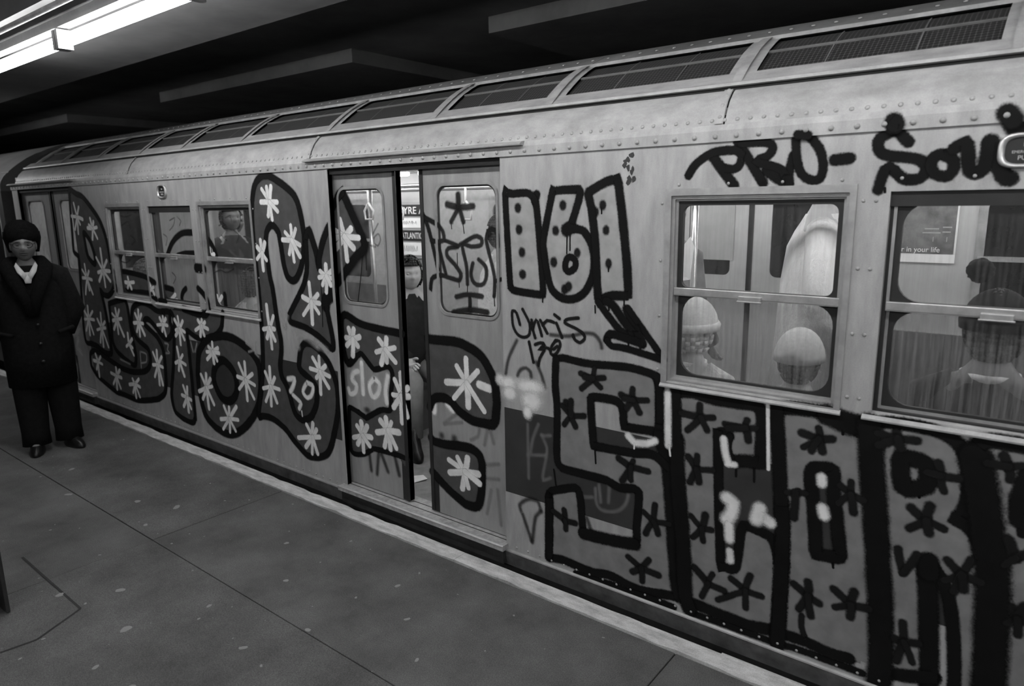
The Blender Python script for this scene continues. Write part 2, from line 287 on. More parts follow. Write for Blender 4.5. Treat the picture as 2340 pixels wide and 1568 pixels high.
PAINT = {
 'p': [
  ('fill','dark','S',0,0,[[(-7418,2033),(-7430,2003),(-7509,1501),(-7506,1458),(-7481,1436),(-7444,1426),(-7420,1407),(-7418,1369),(-7437,1270),(-7461,1088),(-7520,775),(-7531,604),(-7516,567),(-7480,554),(-7381,559),(-7286,553),(-7241,547),(-7127,509),(-7045,503),(-6983,508),(-6961,515),(-6947,537),(-6940,582),(-6941,698),(-6963,931),(-7006,1106),(-6996,1106),(-6953,1075),(-6924,1069),(-6856,1070),(-6825,1078),(-6795,1092),(-6737,1134),(-6709,1162),(-6690,1194),(-6683,1230),(-6688,1305),(-6711,1382),(-6721,1492),(-6738,1573),(-6763,1648),(-6814,1734),(-6882,1799),(-7015,1897),(-7110,1957),(-7143,1971),(-7274,2000),(-7379,2039),(-7401,2043)],[(-7212,1639),(-7221,1620),(-7219,1585),(-7207,1467),(-7196,1432),(-7178,1408),(-7131,1377),(-7076,1355),(-7055,1357),(-7044,1376),(-7043,1437),(-7059,1491),(-7085,1540),(-7119,1583),(-7150,1608),(-7186,1631)]]),
  ('stroke','black','S',52,1,[(-7418,2033),(-7434,1982),(-7509,1501),(-7506,1458),(-7496,1444),(-7429,1419),(-7417,1390),(-7461,1088),(-7524,744),(-7532,630),(-7526,583),(-7516,567),(-7480,554),(-7381,559),(-7263,550),(-7221,541),(-7146,514),(-7086,504),(-7026,503),(-6971,511),(-6953,524),(-6942,556),(-6942,722),(-6966,954),(-7006,1106),(-7002,1110),(-6966,1080),(-6940,1072),(-6890,1067),(-6841,1073),(-6766,1110),(-6722,1147),(-6698,1178),(-6683,1230),(-6686,1288),(-6711,1382),(-6721,1492),(-6743,1593),(-6780,1681),(-6823,1745),(-6896,1811),(-7033,1909),(-7143,1971),(-7274,2000),(-7390,2042),(-7410,2040),(-7418,2033)]),
  ('stroke','black','S',52,1,[(-7212,1639),(-7218,1632),(-7221,1604),(-7210,1487),(-7196,1432),(-7178,1408),(-7131,1377),(-7076,1355),(-7055,1357),(-7042,1391),(-7043,1437),(-7054,1477),(-7085,1540),(-7108,1573),(-7133,1595),(-7186,1631),(-7212,1639)]),
  ('star','white','S',30,0,[(-7319,1787),(-7356,1913),(-7253,1877),(-7448,1793),(-7199,1764),(-7343,1631),(-7402,1671),(-7271,1718)]),
  ('star','white','S',30,0,[(-7005,1681),(-7031,1770),(-6967,1742),(-7113,1685),(-6908,1693),(-7036,1585),(-6926,1593),(-7076,1714)]),
  ('star','white','S',30,0,[(-6897,1301),(-6894,1498),(-7009,1416),(-6789,1396),(-7011,1278),(-6753,1302),(-7009,1198),(-6889,1153),(-6767,1212)]),
  ('star','white','S',30,0,[(-7283,1212),(-7297,1341),(-7368,1285),(-7218,1280),(-7386,1207),(-7174,1200),(-7364,1052),(-7262,1101),(-7195,1064)]),
  ('star','white','S',30,0,[(-7372,810),(-7361,932),(-7467,893),(-7259,892),(-7473,795),(-7249,809),(-7472,684),(-7395,648),(-7304,664)]),
  ('star','white','S',30,0,[(-7095,745),(-7078,890),(-7169,822),(-7006,813),(-7208,716),(-7011,754),(-7169,599),(-7110,564),(-6998,571)]),
 ],
 'i': [
  ('fill','dark','S',0,0,[[(-6842,1004),(-6553,1058),(-6511,1049),(-6497,1033),(-6480,981),(-6467,780),(-6440,637),(-6435,576),(-6444,517),(-6456,488),(-6473,468),(-6500,462),(-6571,472),(-6755,526),(-6829,557),(-6874,603),(-6886,633),(-6888,669),(-6866,881),(-6866,967),(-6858,995)]]),
  ('stroke','black','S',48,1,[(-6842,1004),(-6553,1058),(-6520,1054),(-6497,1033),(-6478,966),(-6465,757),(-6435,591),(-6444,517),(-6456,488),(-6473,468),(-6500,462),(-6533,465),(-6665,497),(-6813,548),(-6866,590),(-6886,633),(-6888,669),(-6867,861),(-6866,967),(-6862,990),(-6842,1004)]),
  ('star','white','S',30,0,[(-6728,862),(-6738,959),(-6819,906),(-6663,953),(-6824,842),(-6634,876),(-6822,761),(-6740,729),(-6629,717)]),
  ('star','white','S',30,0,[(-6547,652),(-6545,749),(-6470,706),(-6605,622),(-6480,625),(-6474,558)]),
 ],
 's': [
  ('fill','dark','S',0,0,[[(-6397,977),(-6426,901),(-6435,834),(-6433,810),(-6409,760),(-6359,714),(-6228,673),(-6182,651),(-6157,614),(-6152,561),(-6160,536),(-6194,489),(-6220,468),(-6290,433),(-6336,420),(-6492,397),(-6652,391),(-6822,407),(-7233,484),(-7360,490),(-7422,471),(-7445,452),(-7461,419),(-7470,377),(-7472,341),(-7464,319),(-7395,264),(-7314,225),(-7011,148),(-6889,135),(-6766,137),(-6590,128),(-6439,137),(-6285,165),(-6108,207),(-5989,261),(-5960,284),(-5940,311),(-5909,409),(-5892,560),(-5891,625),(-5899,679),(-5929,727),(-5968,766),(-6015,795),(-6172,861),(-6188,873),(-6190,886),(-6167,909),(-6122,918),(-6097,916),(-6026,885),(-5887,801),(-5834,786),(-5781,786),(-5758,795),(-5719,826),(-5697,870),(-5694,891),(-5718,930),(-5701,1003),(-5714,1014),(-5765,1019),(-5897,1006),(-6085,1051),(-6198,1058),(-6311,1030),(-6373,1000)]]),
  ('stroke','black','S',50,1,[(-6397,977),(-6420,922),(-6435,834),(-6430,798),(-6409,760),(-6359,714),(-6191,657),(-6168,636),(-6157,614),(-6152,561),(-6166,523),(-6194,489),(-6235,458),(-6290,433),(-6389,411),(-6541,392),(-6652,391),(-6797,402),(-7208,481),(-7301,491),(-7360,490),(-7408,478),(-7445,452),(-7461,419),(-7470,377),(-7472,341),(-7464,319),(-7395,264),(-7314,225),(-7011,148),(-6920,135),(-6766,137),(-6590,128),(-6439,137),(-6131,200),(-6064,222),(-5989,261),(-5960,284),(-5940,311),(-5912,391),(-5891,577),(-5891,639),(-5899,679),(-5929,727),(-5978,773),(-6030,802),(-6172,861),(-6188,873),(-6190,886),(-6175,905),(-6158,913),(-6122,918),(-6085,913),(-6026,885),(-5887,801),(-5834,786),(-5781,786),(-5727,817),(-5701,858),(-5695,898),(-5718,930),(-5701,1003),(-5714,1014),(-5749,1018),(-5913,1007),(-6067,1048),(-6179,1059),(-6236,1052),(-6293,1036),(-6358,1009),(-6397,977)]),
  ('star','white','S',30,0,[(-6293,874),(-6275,985),(-6345,947),(-6226,951),(-6392,860),(-6212,871),(-6352,786),(-6301,752),(-6207,773)]),
  ('star','white','S',30,0,[(-5846,900),(-5889,949),(-5831,965),(-5785,953),(-5948,885),(-5768,898),(-5872,840),(-5814,809)]),
  ('star','white','S',30,0,[(-6024,528),(-6016,654),(-6089,629),(-5938,610),(-6118,515),(-5938,518),(-6109,411),(-6034,350),(-5975,359)]),
  ('star','white','S',30,0,[(-7290,390),(-7326,460),(-7215,449),(-7392,390),(-7195,378),(-7345,308),(-7304,239)]),
  ('star','white','S',30,0,[(-6903,303),(-6893,382),(-6818,369),(-7020,316),(-6798,300),(-6997,210),(-6928,172),(-6843,191)]),
  ('star','white','S',30,0,[(-6524,281),(-6562,322),(-6434,341),(-6643,258),(-6429,267),(-6586,190),(-6534,151),(-6455,170)]),
 ],
 't': [
  ('fill','dark','S',0,0,[[(-5681,1021),(-5677,1005),(-5660,990),(-5647,967),(-5661,853),(-5747,545),(-5831,321),(-5837,282),(-5834,211),(-5815,160),(-5797,141),(-5769,127),(-5657,102),(-5542,98),(-5490,115),(-5476,134),(-5464,189),(-5450,732),(-5454,872),(-5447,885),(-5326,849),(-5240,842),(-5161,853),(-5033,886),(-4972,914),(-4926,948),(-4909,968),(-4886,1036),(-4860,1075),(-4870,1089),(-4918,1093),(-5315,1090),(-5497,1082),(-5587,1069),(-5661,1038)]]),
  ('stroke','black','S',46,0,[(-5681,1021),(-5656,991),(-5647,967),(-5657,873),(-5740,570),(-5831,321),(-5837,227),(-5822,171),(-5807,150),(-5784,133),(-5678,106),(-5558,97),(-5512,104),(-5490,115),(-5472,146),(-5464,189),(-5450,732),(-5452,880),(-5447,885),(-5428,883),(-5313,847),(-5240,842),(-5137,858),(-5033,886),(-4972,914),(-4917,958),(-4898,990),(-4871,1082)]),
  ('stroke','black','S',55,0,[(-5468,1063),(-5286,1043),(-5161,1041),(-5116,1049),(-5085,1075)]),
  ('stroke','black','U',50,0,[(-5701,1487),(-5625,1563),(-5572,1600),(-5513,1630),(-5406,1662),(-5272,1666)]),
  ('stroke','black','U',42,0,[(-5131,1647),(-5057,1627),(-5020,1606),(-4974,1555),(-4941,1491)]),
  ('stroke','black','W',40,0,[(-5630,1463),(-5594,1474)]),
  ('stroke','black','U',40,0,[(-5537,1482),(-5423,1503),(-5279,1510)]),
  ('stroke','black','W',45,0,[(-5923,1466),(-5882,1457),(-5804,1470)]),
  ('stroke','black','W',45,0,[(-5579,1097),(-5585,1134),(-5575,1158),(-5549,1190),(-5503,1218)]),
  ('stroke','black','S',50,0,[(-5199,1243),(-5144,1216),(-5111,1193),(-5085,1165),(-5070,1132)]),
  ('stroke','black','W',50,0,[(-5172,1104),(-5170,1092)]),
  ('stroke','black','S',50,0,[(-5065,1097),(-5064,1090)]),
  ('stroke','black','W',45,0,[(-4918,1208),(-4922,1090)]),
  ('stroke','black','S',70,0,[(-5195,1400),(-5085,1400)]),
  ('stroke','black','S',40,0,[(-5818,1018),(-5810,961)]),
  ('star','white','S',30,0,[(-5566,893),(-5575,989),(-5633,958),(-5500,960),(-5632,871),(-5484,871),(-5643,824),(-5575,759),(-5504,808)]),
  ('star','white','S',30,0,[(-5627,617),(-5644,725),(-5563,672),(-5700,587),(-5530,594),(-5657,529),(-5572,494)]),
  ('star','white','S',30,0,[(-5560,311),(-5612,403),(-5546,403),(-5651,317),(-5502,299),(-5641,222),(-5566,187),(-5518,222)]),
  ('star','white','S',30,0,[(-5203,949),(-5251,988),(-5193,998),(-5149,983),(-5307,904),(-5113,933),(-5238,867),(-5179,878)]),
  ('star','white','U',30,0,[(-5031,1497),(-5033,1552),(-5081,1519),(-4976,1508),(-5070,1482),(-5012,1486)]),
  ('star','white','W',30,0,[(-5018,1144),(-5087,1191),(-5028,1191),(-4962,1191),(-5012,1082),(-4975,1090),(-5081,1096)]),
  ('star','white','W',30,0,[(-5799,1085),(-5689,1155),(-5977,1063),(-5887,984),(-5668,1110),(-5759,1078)]),
 ],
 'flag': [
  ('fill','dark','W',0,0,[[(-6776,1285),(-6733,1303),(-6679,1305),(-6549,1302),(-6257,1283),(-6146,1267),(-5940,1216),(-5722,1194),(-5703,1178),(-5710,1159),(-5744,1141),(-5822,1121),(-6015,1090),(-6056,1093),(-6098,1116),(-6129,1124),(-6207,1136),(-6618,1125),(-6772,1112),(-6823,1123),(-6830,1171),(-6809,1236)]]),
  ('fill','dark','S',0,0,[[(-6048,1283),(-6018,1287),(-5944,1258),(-5881,1248),(-5863,1232),(-5864,1192),(-5876,1140),(-5894,1106),(-5917,1103),(-5976,1131),(-6056,1135),(-6082,1150),(-6084,1192),(-6070,1247)]]),
  ('stroke','black','S',46,0,[(-6740,1303),(-6681,1308)]),
  ('stroke','black','W',46,0,[(-6798,1298),(-6548,1302),(-6257,1283),(-6146,1267)]),
  ('stroke','black','S',46,0,[(-6002,1274),(-5903,1248)]),
  ('stroke','black','W',46,0,[(-6003,1230),(-5919,1213),(-5721,1196)]),
  ('stroke','black','W',46,0,[(-6797,1134),(-6520,1126),(-6208,1134),(-6145,1127)]),
  ('stroke','black','S',46,0,[(-6006,1138),(-5909,1107)]),
  ('stroke','black','W',46,0,[(-6015,1088),(-5999,1086)]),
  ('stroke','black','S',46,0,[(-5861,1099),(-5749,1100)]),
  ('stroke','black','W',46,0,[(-5846,1086),(-5798,1091)]),
  ('stroke','black','W',44,0,[(-6776,1285),(-6801,1221),(-6806,1186)]),
  ('stroke','black','S',44,0,[(-6670,1178),(-6670,1136)]),
  ('stroke','black','W',44,0,[(-6807,1103),(-6807,1090)]),
  ('star','white','W',30,0,[(-6522,1204),(-6533,1253),(-6596,1205),(-6422,1215),(-6560,1157),(-6486,1156)]),
  ('star','white','S',30,0,[(-5971,1194),(-6005,1234),(-6010,1171),(-5938,1149),(-5935,1207)]),
 ],
 'o': [
  ('fill','dark','S',0,0,[[(-4922,900),(-4826,904),(-4743,895),(-4595,852),(-4505,803),(-4464,764),(-4440,716),(-4438,640),(-4453,548),(-4486,450),(-4544,367),(-4654,261),(-4770,179),(-4882,128),(-4962,112),(-5048,111),(-5133,126),(-5212,153),(-5277,192),(-5297,214),(-5320,267),(-5347,377),(-5351,465),(-5342,558),(-5321,647),(-5284,732),(-5240,783),(-5184,825),(-5109,859)],[(-4921,708),(-4866,686),(-4803,640),(-4778,598),(-4768,547),(-4784,484),(-4801,455),(-4826,430),(-4890,393),(-4962,386),(-4997,393),(-5027,410),(-5054,434),(-5091,488),(-5105,546),(-5087,604),(-5049,653),(-4972,701)]]),
  ('stroke','black','S',62,1,[(-4922,900),(-4826,904),(-4725,891),(-4578,845),(-4493,793),(-4450,743),(-4438,699),(-4440,618),(-4459,523),(-4498,428),(-4578,329),(-4674,245),(-4789,169),(-4882,128),(-4962,112),(-5048,111),(-5154,132),(-5230,162),(-5277,192),(-5304,226),(-5331,300),(-5347,377),(-5351,488),(-5342,558),(-5316,664),(-5293,719),(-5264,758),(-5184,825),(-5132,851),(-5082,867),(-4922,900)]),
  ('stroke','black','S',62,1,[(-4921,708),(-4866,686),(-4803,640),(-4773,586),(-4769,532),(-4791,469),(-4841,418),(-4907,389),(-4980,389),(-5027,410),(-5075,461),(-5102,517),(-5103,560),(-5079,618),(-5036,664),(-4972,701),(-4921,708)]),
  ('star','white','S',30,0,[(-5074,757),(-5069,831),(-5132,790),(-4994,796),(-5168,746),(-4983,759),(-5171,686),(-5072,669),(-5022,695)]),
  ('star','white','S',30,0,[(-5227,447),(-5294,544),(-5214,560),(-5155,529),(-5353,397),(-5138,471),(-5305,342),(-5223,274),(-5138,324)]),
  ('star','white','S',30,0,[(-4641,599),(-4714,712),(-4633,732),(-4542,656),(-4749,607),(-4523,575),(-4740,513),(-4642,442),(-4548,468)]),
  ('star','white','S',30,0,[(-4925,246),(-4989,335),(-4914,338),(-4808,361),(-5056,217),(-4800,259),(-5034,140),(-4936,134),(-4851,160)]),
 ],
 'l': [
  ('fill','dark','S',0,0,[[(-4317,1974),(-4285,2015),(-4215,2050),(-4161,2055),(-4105,2044),(-3982,1991),(-3881,1932),(-3851,1900),(-3819,1824),(-3792,1677),(-3802,1593),(-3821,1527),(-3849,1464),(-3886,1412),(-3923,1380),(-3959,1371),(-3977,1375),(-4011,1400),(-4022,1420),(-4038,1472),(-4063,1655),(-4078,1690),(-4102,1716),(-4149,1730),(-4181,1715),(-4208,1680),(-4228,1597),(-4214,1397),(-4191,1298),(-4166,1069),(-4145,960),(-4150,869),(-4177,778),(-4177,718),(-4170,691),(-4117,628),(-4106,607),(-4066,491),(-4037,441),(-4001,418),(-3979,415),(-3930,421),(-3880,443),(-3856,461),(-3815,513),(-3781,589),(-3779,658),(-3799,695),(-3839,721),(-3934,763),(-3954,791),(-3948,843),(-3932,892),(-3908,932),(-3892,947),(-3850,966),(-3825,967),(-3771,956),(-3721,931),(-3676,900),(-3622,848),(-3594,806),(-3569,746),(-3560,713),(-3555,648),(-3565,547),(-3587,476),(-3645,326),(-3679,263),(-3722,217),(-3752,199),(-3821,173),(-3898,161),(-3933,162),(-3963,170),(-4070,230),(-4173,303),(-4300,349),(-4335,355),(-4412,356),(-4445,354),(-4492,335),(-4503,338),(-4494,402),(-4414,648),(-4391,753),(-4373,935),(-4365,1187),(-4374,1669),(-4351,1877)]]),
  ('stroke','black','S',48,1,[(-4317,1974),(-4285,2015),(-4228,2046),(-4175,2055),(-4105,2044),(-3967,1984),(-3881,1932),(-3851,1900),(-3821,1834),(-3792,1677),(-3802,1593),(-3821,1527),(-3849,1464),(-3886,1412),(-3914,1386),(-3941,1373),(-3968,1373),(-3995,1385),(-4017,1409),(-4041,1485),(-4063,1655),(-4078,1690),(-4109,1721),(-4132,1729),(-4157,1728),(-4196,1700),(-4218,1656),(-4228,1582),(-4214,1397),(-4191,1298),(-4166,1069),(-4145,960),(-4150,869),(-4177,778),(-4177,718),(-4164,679),(-4111,617),(-4066,491),(-4045,450),(-4020,427),(-3979,415),(-3942,418),(-3892,436),(-3856,461),(-3835,485),(-3799,540),(-3785,577),(-3777,647),(-3792,687),(-3839,721),(-3934,763),(-3954,791),(-3951,828),(-3927,903),(-3908,932),(-3882,954),(-3850,966),(-3798,964),(-3746,945),(-3697,916),(-3647,875),(-3608,829),(-3564,729),(-3555,648),(-3565,547),(-3580,494),(-3653,308),(-3688,250),(-3722,217),(-3768,192),(-3821,173),(-3898,161),(-3933,162),(-3963,170),(-4083,238),(-4160,296),(-4217,322),(-4300,349),(-4354,357),(-4412,356),(-4459,350),(-4492,335),(-4503,338),(-4494,402),(-4414,648),(-4391,753),(-4371,957),(-4365,1187),(-4373,1690),(-4355,1858),(-4336,1930),(-4317,1974)]),
  ('star','white','S',30,0,[(-4142,1882),(-4223,1968),(-4164,1978),(-4114,1981),(-4243,1884),(-4058,1881),(-4170,1794),(-4128,1770),(-4060,1822)]),
  ('star','white','S',30,0,[(-3927,1636),(-3928,1731),(-3995,1687),(-3878,1708),(-4030,1638),(-3844,1607),(-3966,1547),(-3918,1501),(-3853,1535)]),
  ('star','white','S',30,0,[(-4280,1546),(-4289,1629),(-4334,1582),(-4240,1613),(-4347,1501),(-4235,1497),(-4283,1428)]),
  ('star','white','S',30,0,[(-4268,1025),(-4282,1184),(-4211,1113),(-4346,1008),(-4209,1022),(-4309,950),(-4259,881),(-4213,943)]),
  ('star','white','S',30,0,[(-4315,597),(-4310,738),(-4370,694),(-4259,669),(-4413,568),(-4211,591),(-4395,474),(-4329,453),(-4255,489)]),
  ('star','white','S',30,0,[(-3725,788),(-3794,871),(-3727,887),(-3668,833),(-3830,795),(-3630,769),(-3770,740),(-3735,636),(-3645,692)]),
  ('star','white','S',30,0,[(-3860,311),(-3920,388),(-3848,410),(-3812,373),(-4026,273),(-3783,327),(-3947,222),(-3881,187),(-3818,201)]),
 ],
 'y': [
  ('fill','dark','S',0,0,[[(-3788,1639),(-3759,1689),(-3742,1698),(-3726,1681),(-3695,1610),(-3673,1509),(-3659,1488),(-3638,1522),(-3591,1643),(-3547,1719),(-3531,1727),(-3525,1635),(-3537,1355),(-3555,1303),(-3568,1291),(-3607,1286),(-3619,1275),(-3619,1247),(-3564,965),(-3574,962),(-3607,973),(-3760,1043),(-3799,1055),(-4035,1094),(-4016,1136),(-3988,1173),(-3836,1352),(-3803,1403),(-3793,1435),(-3781,1552),(-3780,1600)]]),
  ('stroke','black','S',52,0,[(-3783,1647),(-3748,1697),(-3742,1702),(-3731,1696),(-3681,1571),(-3660,1476)]),
  ('stroke','black','S',52,0,[(-3536,1726),(-3590,1658),(-3627,1594),(-3657,1514),(-3658,1472)]),
  ('stroke','black','S',44,0,[(-3779,1624),(-3787,1472),(-3807,1407),(-3853,1329),(-4012,1151),(-4025,1127),(-4026,1103),(-3999,1087),(-3887,1075),(-3782,1049),(-3699,1016),(-3599,962),(-3578,959),(-3570,977),(-3572,1039),(-3614,1232)]),
  ('stroke','black','S',80,0,[(-3618,1232),(-3614,1272),(-3561,1299),(-3541,1339)]),
  ('stroke','black','S',8,0,[(-3652,1465),(-3655,1252),(-3665,1093)]),
  ('star','white','S',30,0,[(-3764,1245),(-3775,1368),(-3853,1271),(-3693,1298),(-3861,1152),(-3680,1243),(-3694,1178),(-3770,1103)]),
  ('star','white','S',30,0,[(-3591,1421),(-3590,1491),(-3650,1449),(-3536,1455),(-3667,1409),(-3537,1409),(-3635,1364),(-3602,1320),(-3553,1369)]),
 ],
 'diamond': [
  ('fill','dark','L',0,0,[[(-3584,1837),(-3556,1887),(-3489,1909),(-3459,1930),(-3447,1929),(-3290,1666),(-3268,1620),(-3270,1606),(-3291,1584),(-3367,1536),(-3550,1373),(-3563,1372),(-3578,1375),(-3593,1388),(-3601,1439),(-3598,1718)]]),
  ('stroke','black','L',58,0,[(-3489,1909),(-3454,1930),(-3440,1923),(-3282,1653),(-3268,1612),(-3291,1584),(-3367,1536),(-3513,1406),(-3563,1372)]),
  ('stroke','black','L',46,0,[(-3543,1844),(-3508,1890),(-3447,1927)]),
  ('stroke','black','L',7,0,[(-3292,1577),(-3315,1453),(-3361,1273)]),
  ('stroke','black','L',7,0,[(-3263,1578),(-3266,1471)]),
  ('star','white','L',34,0,[(-3452,1666),(-3485,1767),(-3548,1704),(-3387,1714),(-3553,1657),(-3320,1661),(-3540,1594),(-3441,1522),(-3373,1598)]),
  ('stroke','smoke','L',14,0,[(-3186,1663),(-3151,1685),(-3140,1685),(-3131,1675),(-3127,1651),(-3140,1628),(-3156,1618),(-3183,1633),(-3181,1663)]),
  ('stroke','smoke','L',14,0,[(-3219,1618),(-3174,1611)]),
  ('stroke','smoke','L',14,0,[(-3140,1746),(-3190,1686)]),
 ],
 'e': [
  ('fill','dark','L',0,0,[[(-2950,1108),(-2956,1163),(-2992,1110),(-3301,1128),(-3369,1141),(-3492,1178),(-3522,1166),(-3532,1151),(-3541,1069),(-3537,983),(-3520,897),(-3497,867),(-3481,864),(-3397,928),(-3352,940),(-3256,864),(-3234,860),(-3140,891),(-3119,892),(-3093,879),(-3082,842),(-3087,792),(-3104,731),(-3107,655),(-3117,625),(-3142,613),(-3207,605),(-3328,537),(-3348,532),(-3485,572),(-3510,565),(-3519,529),(-3518,427),(-3525,344),(-3522,286),(-3516,268),(-3500,258),(-3432,264),(-3394,275),(-3292,331),(-3074,340),(-3004,274),(-2978,331),(-2961,567)]]),
  ('stroke','black','L',46,0,[(-2980,1110),(-3319,1130),(-3474,1176),(-3508,1175),(-3532,1151),(-3540,1099),(-3540,1012),(-3524,909),(-3503,872),(-3481,864),(-3419,916)]),
  ('stroke','black','L',36,0,[(-3419,916),(-3377,937),(-3352,940),(-3266,869),(-3234,860),(-3140,891),(-3111,891),(-3089,872),(-3082,830),(-3104,731),(-3107,655),(-3117,625),(-3142,613),(-3207,605),(-3338,534),(-3360,533),(-3419,553)]),
  ('stroke','black','L',34,0,[(-3419,553),(-3498,571),(-3510,565),(-3516,550),(-3526,326),(-3522,286),(-3509,262),(-3470,257),(-3413,269),(-3377,283),(-3309,325),(-3276,335),(-3074,340),(-2978,331)]),
  ('stroke','smoke','L',40,0,[(-3337,277),(-3329,182)]),
  ('stroke','smoke','L',40,0,[(-3249,313),(-3274,167)]),
  ('stroke','smoke','L',40,0,[(-3222,313),(-3168,209)]),
  ('stroke','smoke','L',40,0,[(-3098,324),(-3065,211)]),
  ('blob','smoke','L',0,0,[(-3335,582),(35,22)]),
  ('star','white','L',34,0,[(-3433,1027),(-3468,1093),(-3419,1093),(-3499,1031),(-3367,1050),(-3495,982),(-3388,989),(-3443,923)]),
  ('star','white','L',34,0,[(-3132,998),(-3187,1054),(-3119,1066),(-3217,972),(-3049,1018),(-3176,904),(-3125,921),(-3048,931)]),
  ('star','white','L',34,0,[(-3011,725),(-3006,865),(-3063,821),(-2953,786),(-3085,723),(-2948,735),(-3083,645),(-3015,562),(-2968,607)]),
  ('star','white','L',34,0,[(-3392,401),(-3444,458),(-3400,489),(-3345,472),(-3486,370),(-3310,406),(-3447,333),(-3393,293),(-3331,346)]),
  ('star','white','L',34,0,[(-3147,483),(-3213,535),(-3161,561),(-3113,543),(-3251,451),(-3049,491),(-3187,371),(-3133,366),(-3079,383)]),
 ],
 'three': [
  ('fill','dark','R',0,0,[[(-2798,1101),(-2771,1120),(-2692,1103),(-2559,1110),(-2453,1089),(-2372,1052),(-2308,975),(-2281,910),(-2270,792),(-2283,706),(-2298,687),(-2326,679),(-2362,677),(-2469,684),(-2543,714),(-2592,754),(-2656,773),(-2723,762),(-2774,715),(-2793,710),(-2800,738),(-2807,1032)]]),
  ('fill','dark','R',0,0,[[(-2774,510),(-2696,495),(-2488,514),(-2434,505),(-2414,495),(-2391,464),(-2383,417),(-2397,252),(-2411,198),(-2424,179),(-2473,164),(-2526,169),(-2668,234),(-2734,280),(-2772,296),(-2787,309),(-2801,360),(-2802,457),(-2794,499)]]),
  ('stroke','black','R',52,0,[(-2771,1102),(-2559,1110),(-2465,1092),(-2391,1064),(-2345,1025),(-2297,956),(-2278,897),(-2270,808),(-2283,706),(-2298,687),(-2310,681),(-2422,678),(-2469,684),(-2543,714),(-2602,759),(-2656,773),(-2702,769),(-2732,757),(-2756,736),(-2773,700)]),
  ('stroke','black','R',52,0,[(-2774,510),(-2754,498),(-2680,495),(-2503,514),(-2446,509),(-2414,495),(-2400,482),(-2388,454),(-2383,417),(-2392,284),(-2403,224),(-2417,188),(-2446,168),(-2501,164),(-2538,173),(-2654,226),(-2774,302)]),
  ('blob','smoke','R',0,0,[(-2687,543),(26,26)]),
  ('blob','smoke','R',0,0,[(-2588,545),(26,26)]),
  ('star','white','R',34,0,[(-2480,888),(-2551,973),(-2481,1024),(-2399,965),(-2632,870),(-2578,786),(-2473,755),(-2358,747)]),
  ('star','white','R',34,0,[(-2512,364),(-2634,407),(-2567,437),(-2490,449),(-2630,331),(-2412,373),(-2536,257),(-2490,273),(-2407,319)]),
  ('stroke','white','R',44,0,[(-2389,892),(-2319,880)]),
 ],
 'old_tag': [
  ('stroke','pale','L',42,0,[(-3403,825),(-3445,809),(-3464,777),(-3463,756),(-3428,734),(-3428,708),(-3440,683),(-3466,668),(-3492,663),(-3501,671),(-3509,694)]),
  ('stroke','pale','L',42,0,[(-3365,885),(-3365,684)]),
  ('stroke','pale','L',42,0,[(-3254,798),(-3292,763),(-3301,736),(-3289,694),(-3270,681),(-3256,680),(-3219,711),(-3204,757),(-3211,779),(-3246,799)]),
  ('stroke','pale','L',42,0,[(-3126,833),(-3152,734),(-3145,661)]),
  ('stroke','pale','R',50,0,[(-2737,740),(-2740,679)]),
  ('stroke','pale','R',50,0,[(-2632,743),(-2588,711)]),
  ('stroke','ghost','R',30,0,[(-2663,623),(-2556,702)]),
  ('stroke','ghost','R',30,0,[(-2663,618),(-2526,653)]),
  ('stroke','ghost','R',30,0,[(-2461,564),(-2411,593),(-2397,635)]),
  ('stroke','ghost','R',30,0,[(-2363,555),(-2343,633),(-2331,657),(-2318,641),(-2297,578)]),
  ('stroke','ghost','R',30,0,[(-2355,440),(-2265,466)]),
  ('stroke','ghost','R',30,0,[(-2351,363),(-2267,378)]),
  ('stroke','ghost','R',30,0,[(-2357,153),(-2323,301)]),
  ('stroke','ghost','R',30,0,[(-2275,313),(-2256,112)]),
  ('stroke','ghost','S',26,0,[(-2028,749),(-2024,461)]),
  ('stroke','ghost','S',26,0,[(-1960,762),(-1994,683),(-2011,605)]),
  ('stroke','ghost','S',26,0,[(-2028,587),(-1919,607)]),
  ('stroke','ghost','S',26,0,[(-1939,712),(-1915,663),(-1908,627),(-1936,483),(-1924,475),(-1888,494)]),
  ('stroke','ghost','S',26,0,[(-1940,707),(-1887,718)]),
  ('stroke','ghost','S',26,0,[(-1625,505),(-1621,446),(-1613,422),(-1595,407),(-1565,404),(-1519,416),(-1484,438),(-1456,480),(-1448,516)]),
  ('stroke','ghost','S',26,0,[(-1606,528),(-1595,442)]),
  ('stroke','ghost','S',26,0,[(-1549,533),(-1553,454)]),
  ('stroke','ghost','S',26,0,[(-1683,446),(-1644,456)]),
  ('stroke','smoke','S',30,0,[(-2077,265),(-2086,288),(-2083,302),(-2055,328),(-2020,348),(-1989,351),(-1964,344),(-1948,300)]),
  ('stroke','smoke','S',30,0,[(-2066,248),(-2011,117)]),
  ('stroke','smoke','S',30,0,[(-1948,300),(-1974,269),(-1987,241),(-2006,109)]),
  ('stroke','smoke','S',30,0,[(-1815,244),(-1825,79)]),
  ('stroke','smoke','S',30,0,[(-1672,340),(-1642,267)]),
  ('stroke','smoke','S',26,0,[(-2090,1177),(-2143,1081),(-2164,994)]),
  ('stroke','smoke','S',26,0,[(-2088,997),(-2069,1030),(-2033,1043),(-2006,1024),(-2002,995)]),
  ('stroke','smoke','S',26,0,[(-1970,1081),(-1935,1012),(-1918,956)]),
  ('stroke','smoke','S',26,0,[(-1882,1228),(-1781,1232),(-1701,1254),(-1656,1257),(-1638,1254),(-1619,1240),(-1604,1218),(-1599,1197)]),
  ('stroke','pale2','S',26,0,[(-6340,604),(-6356,455)]),
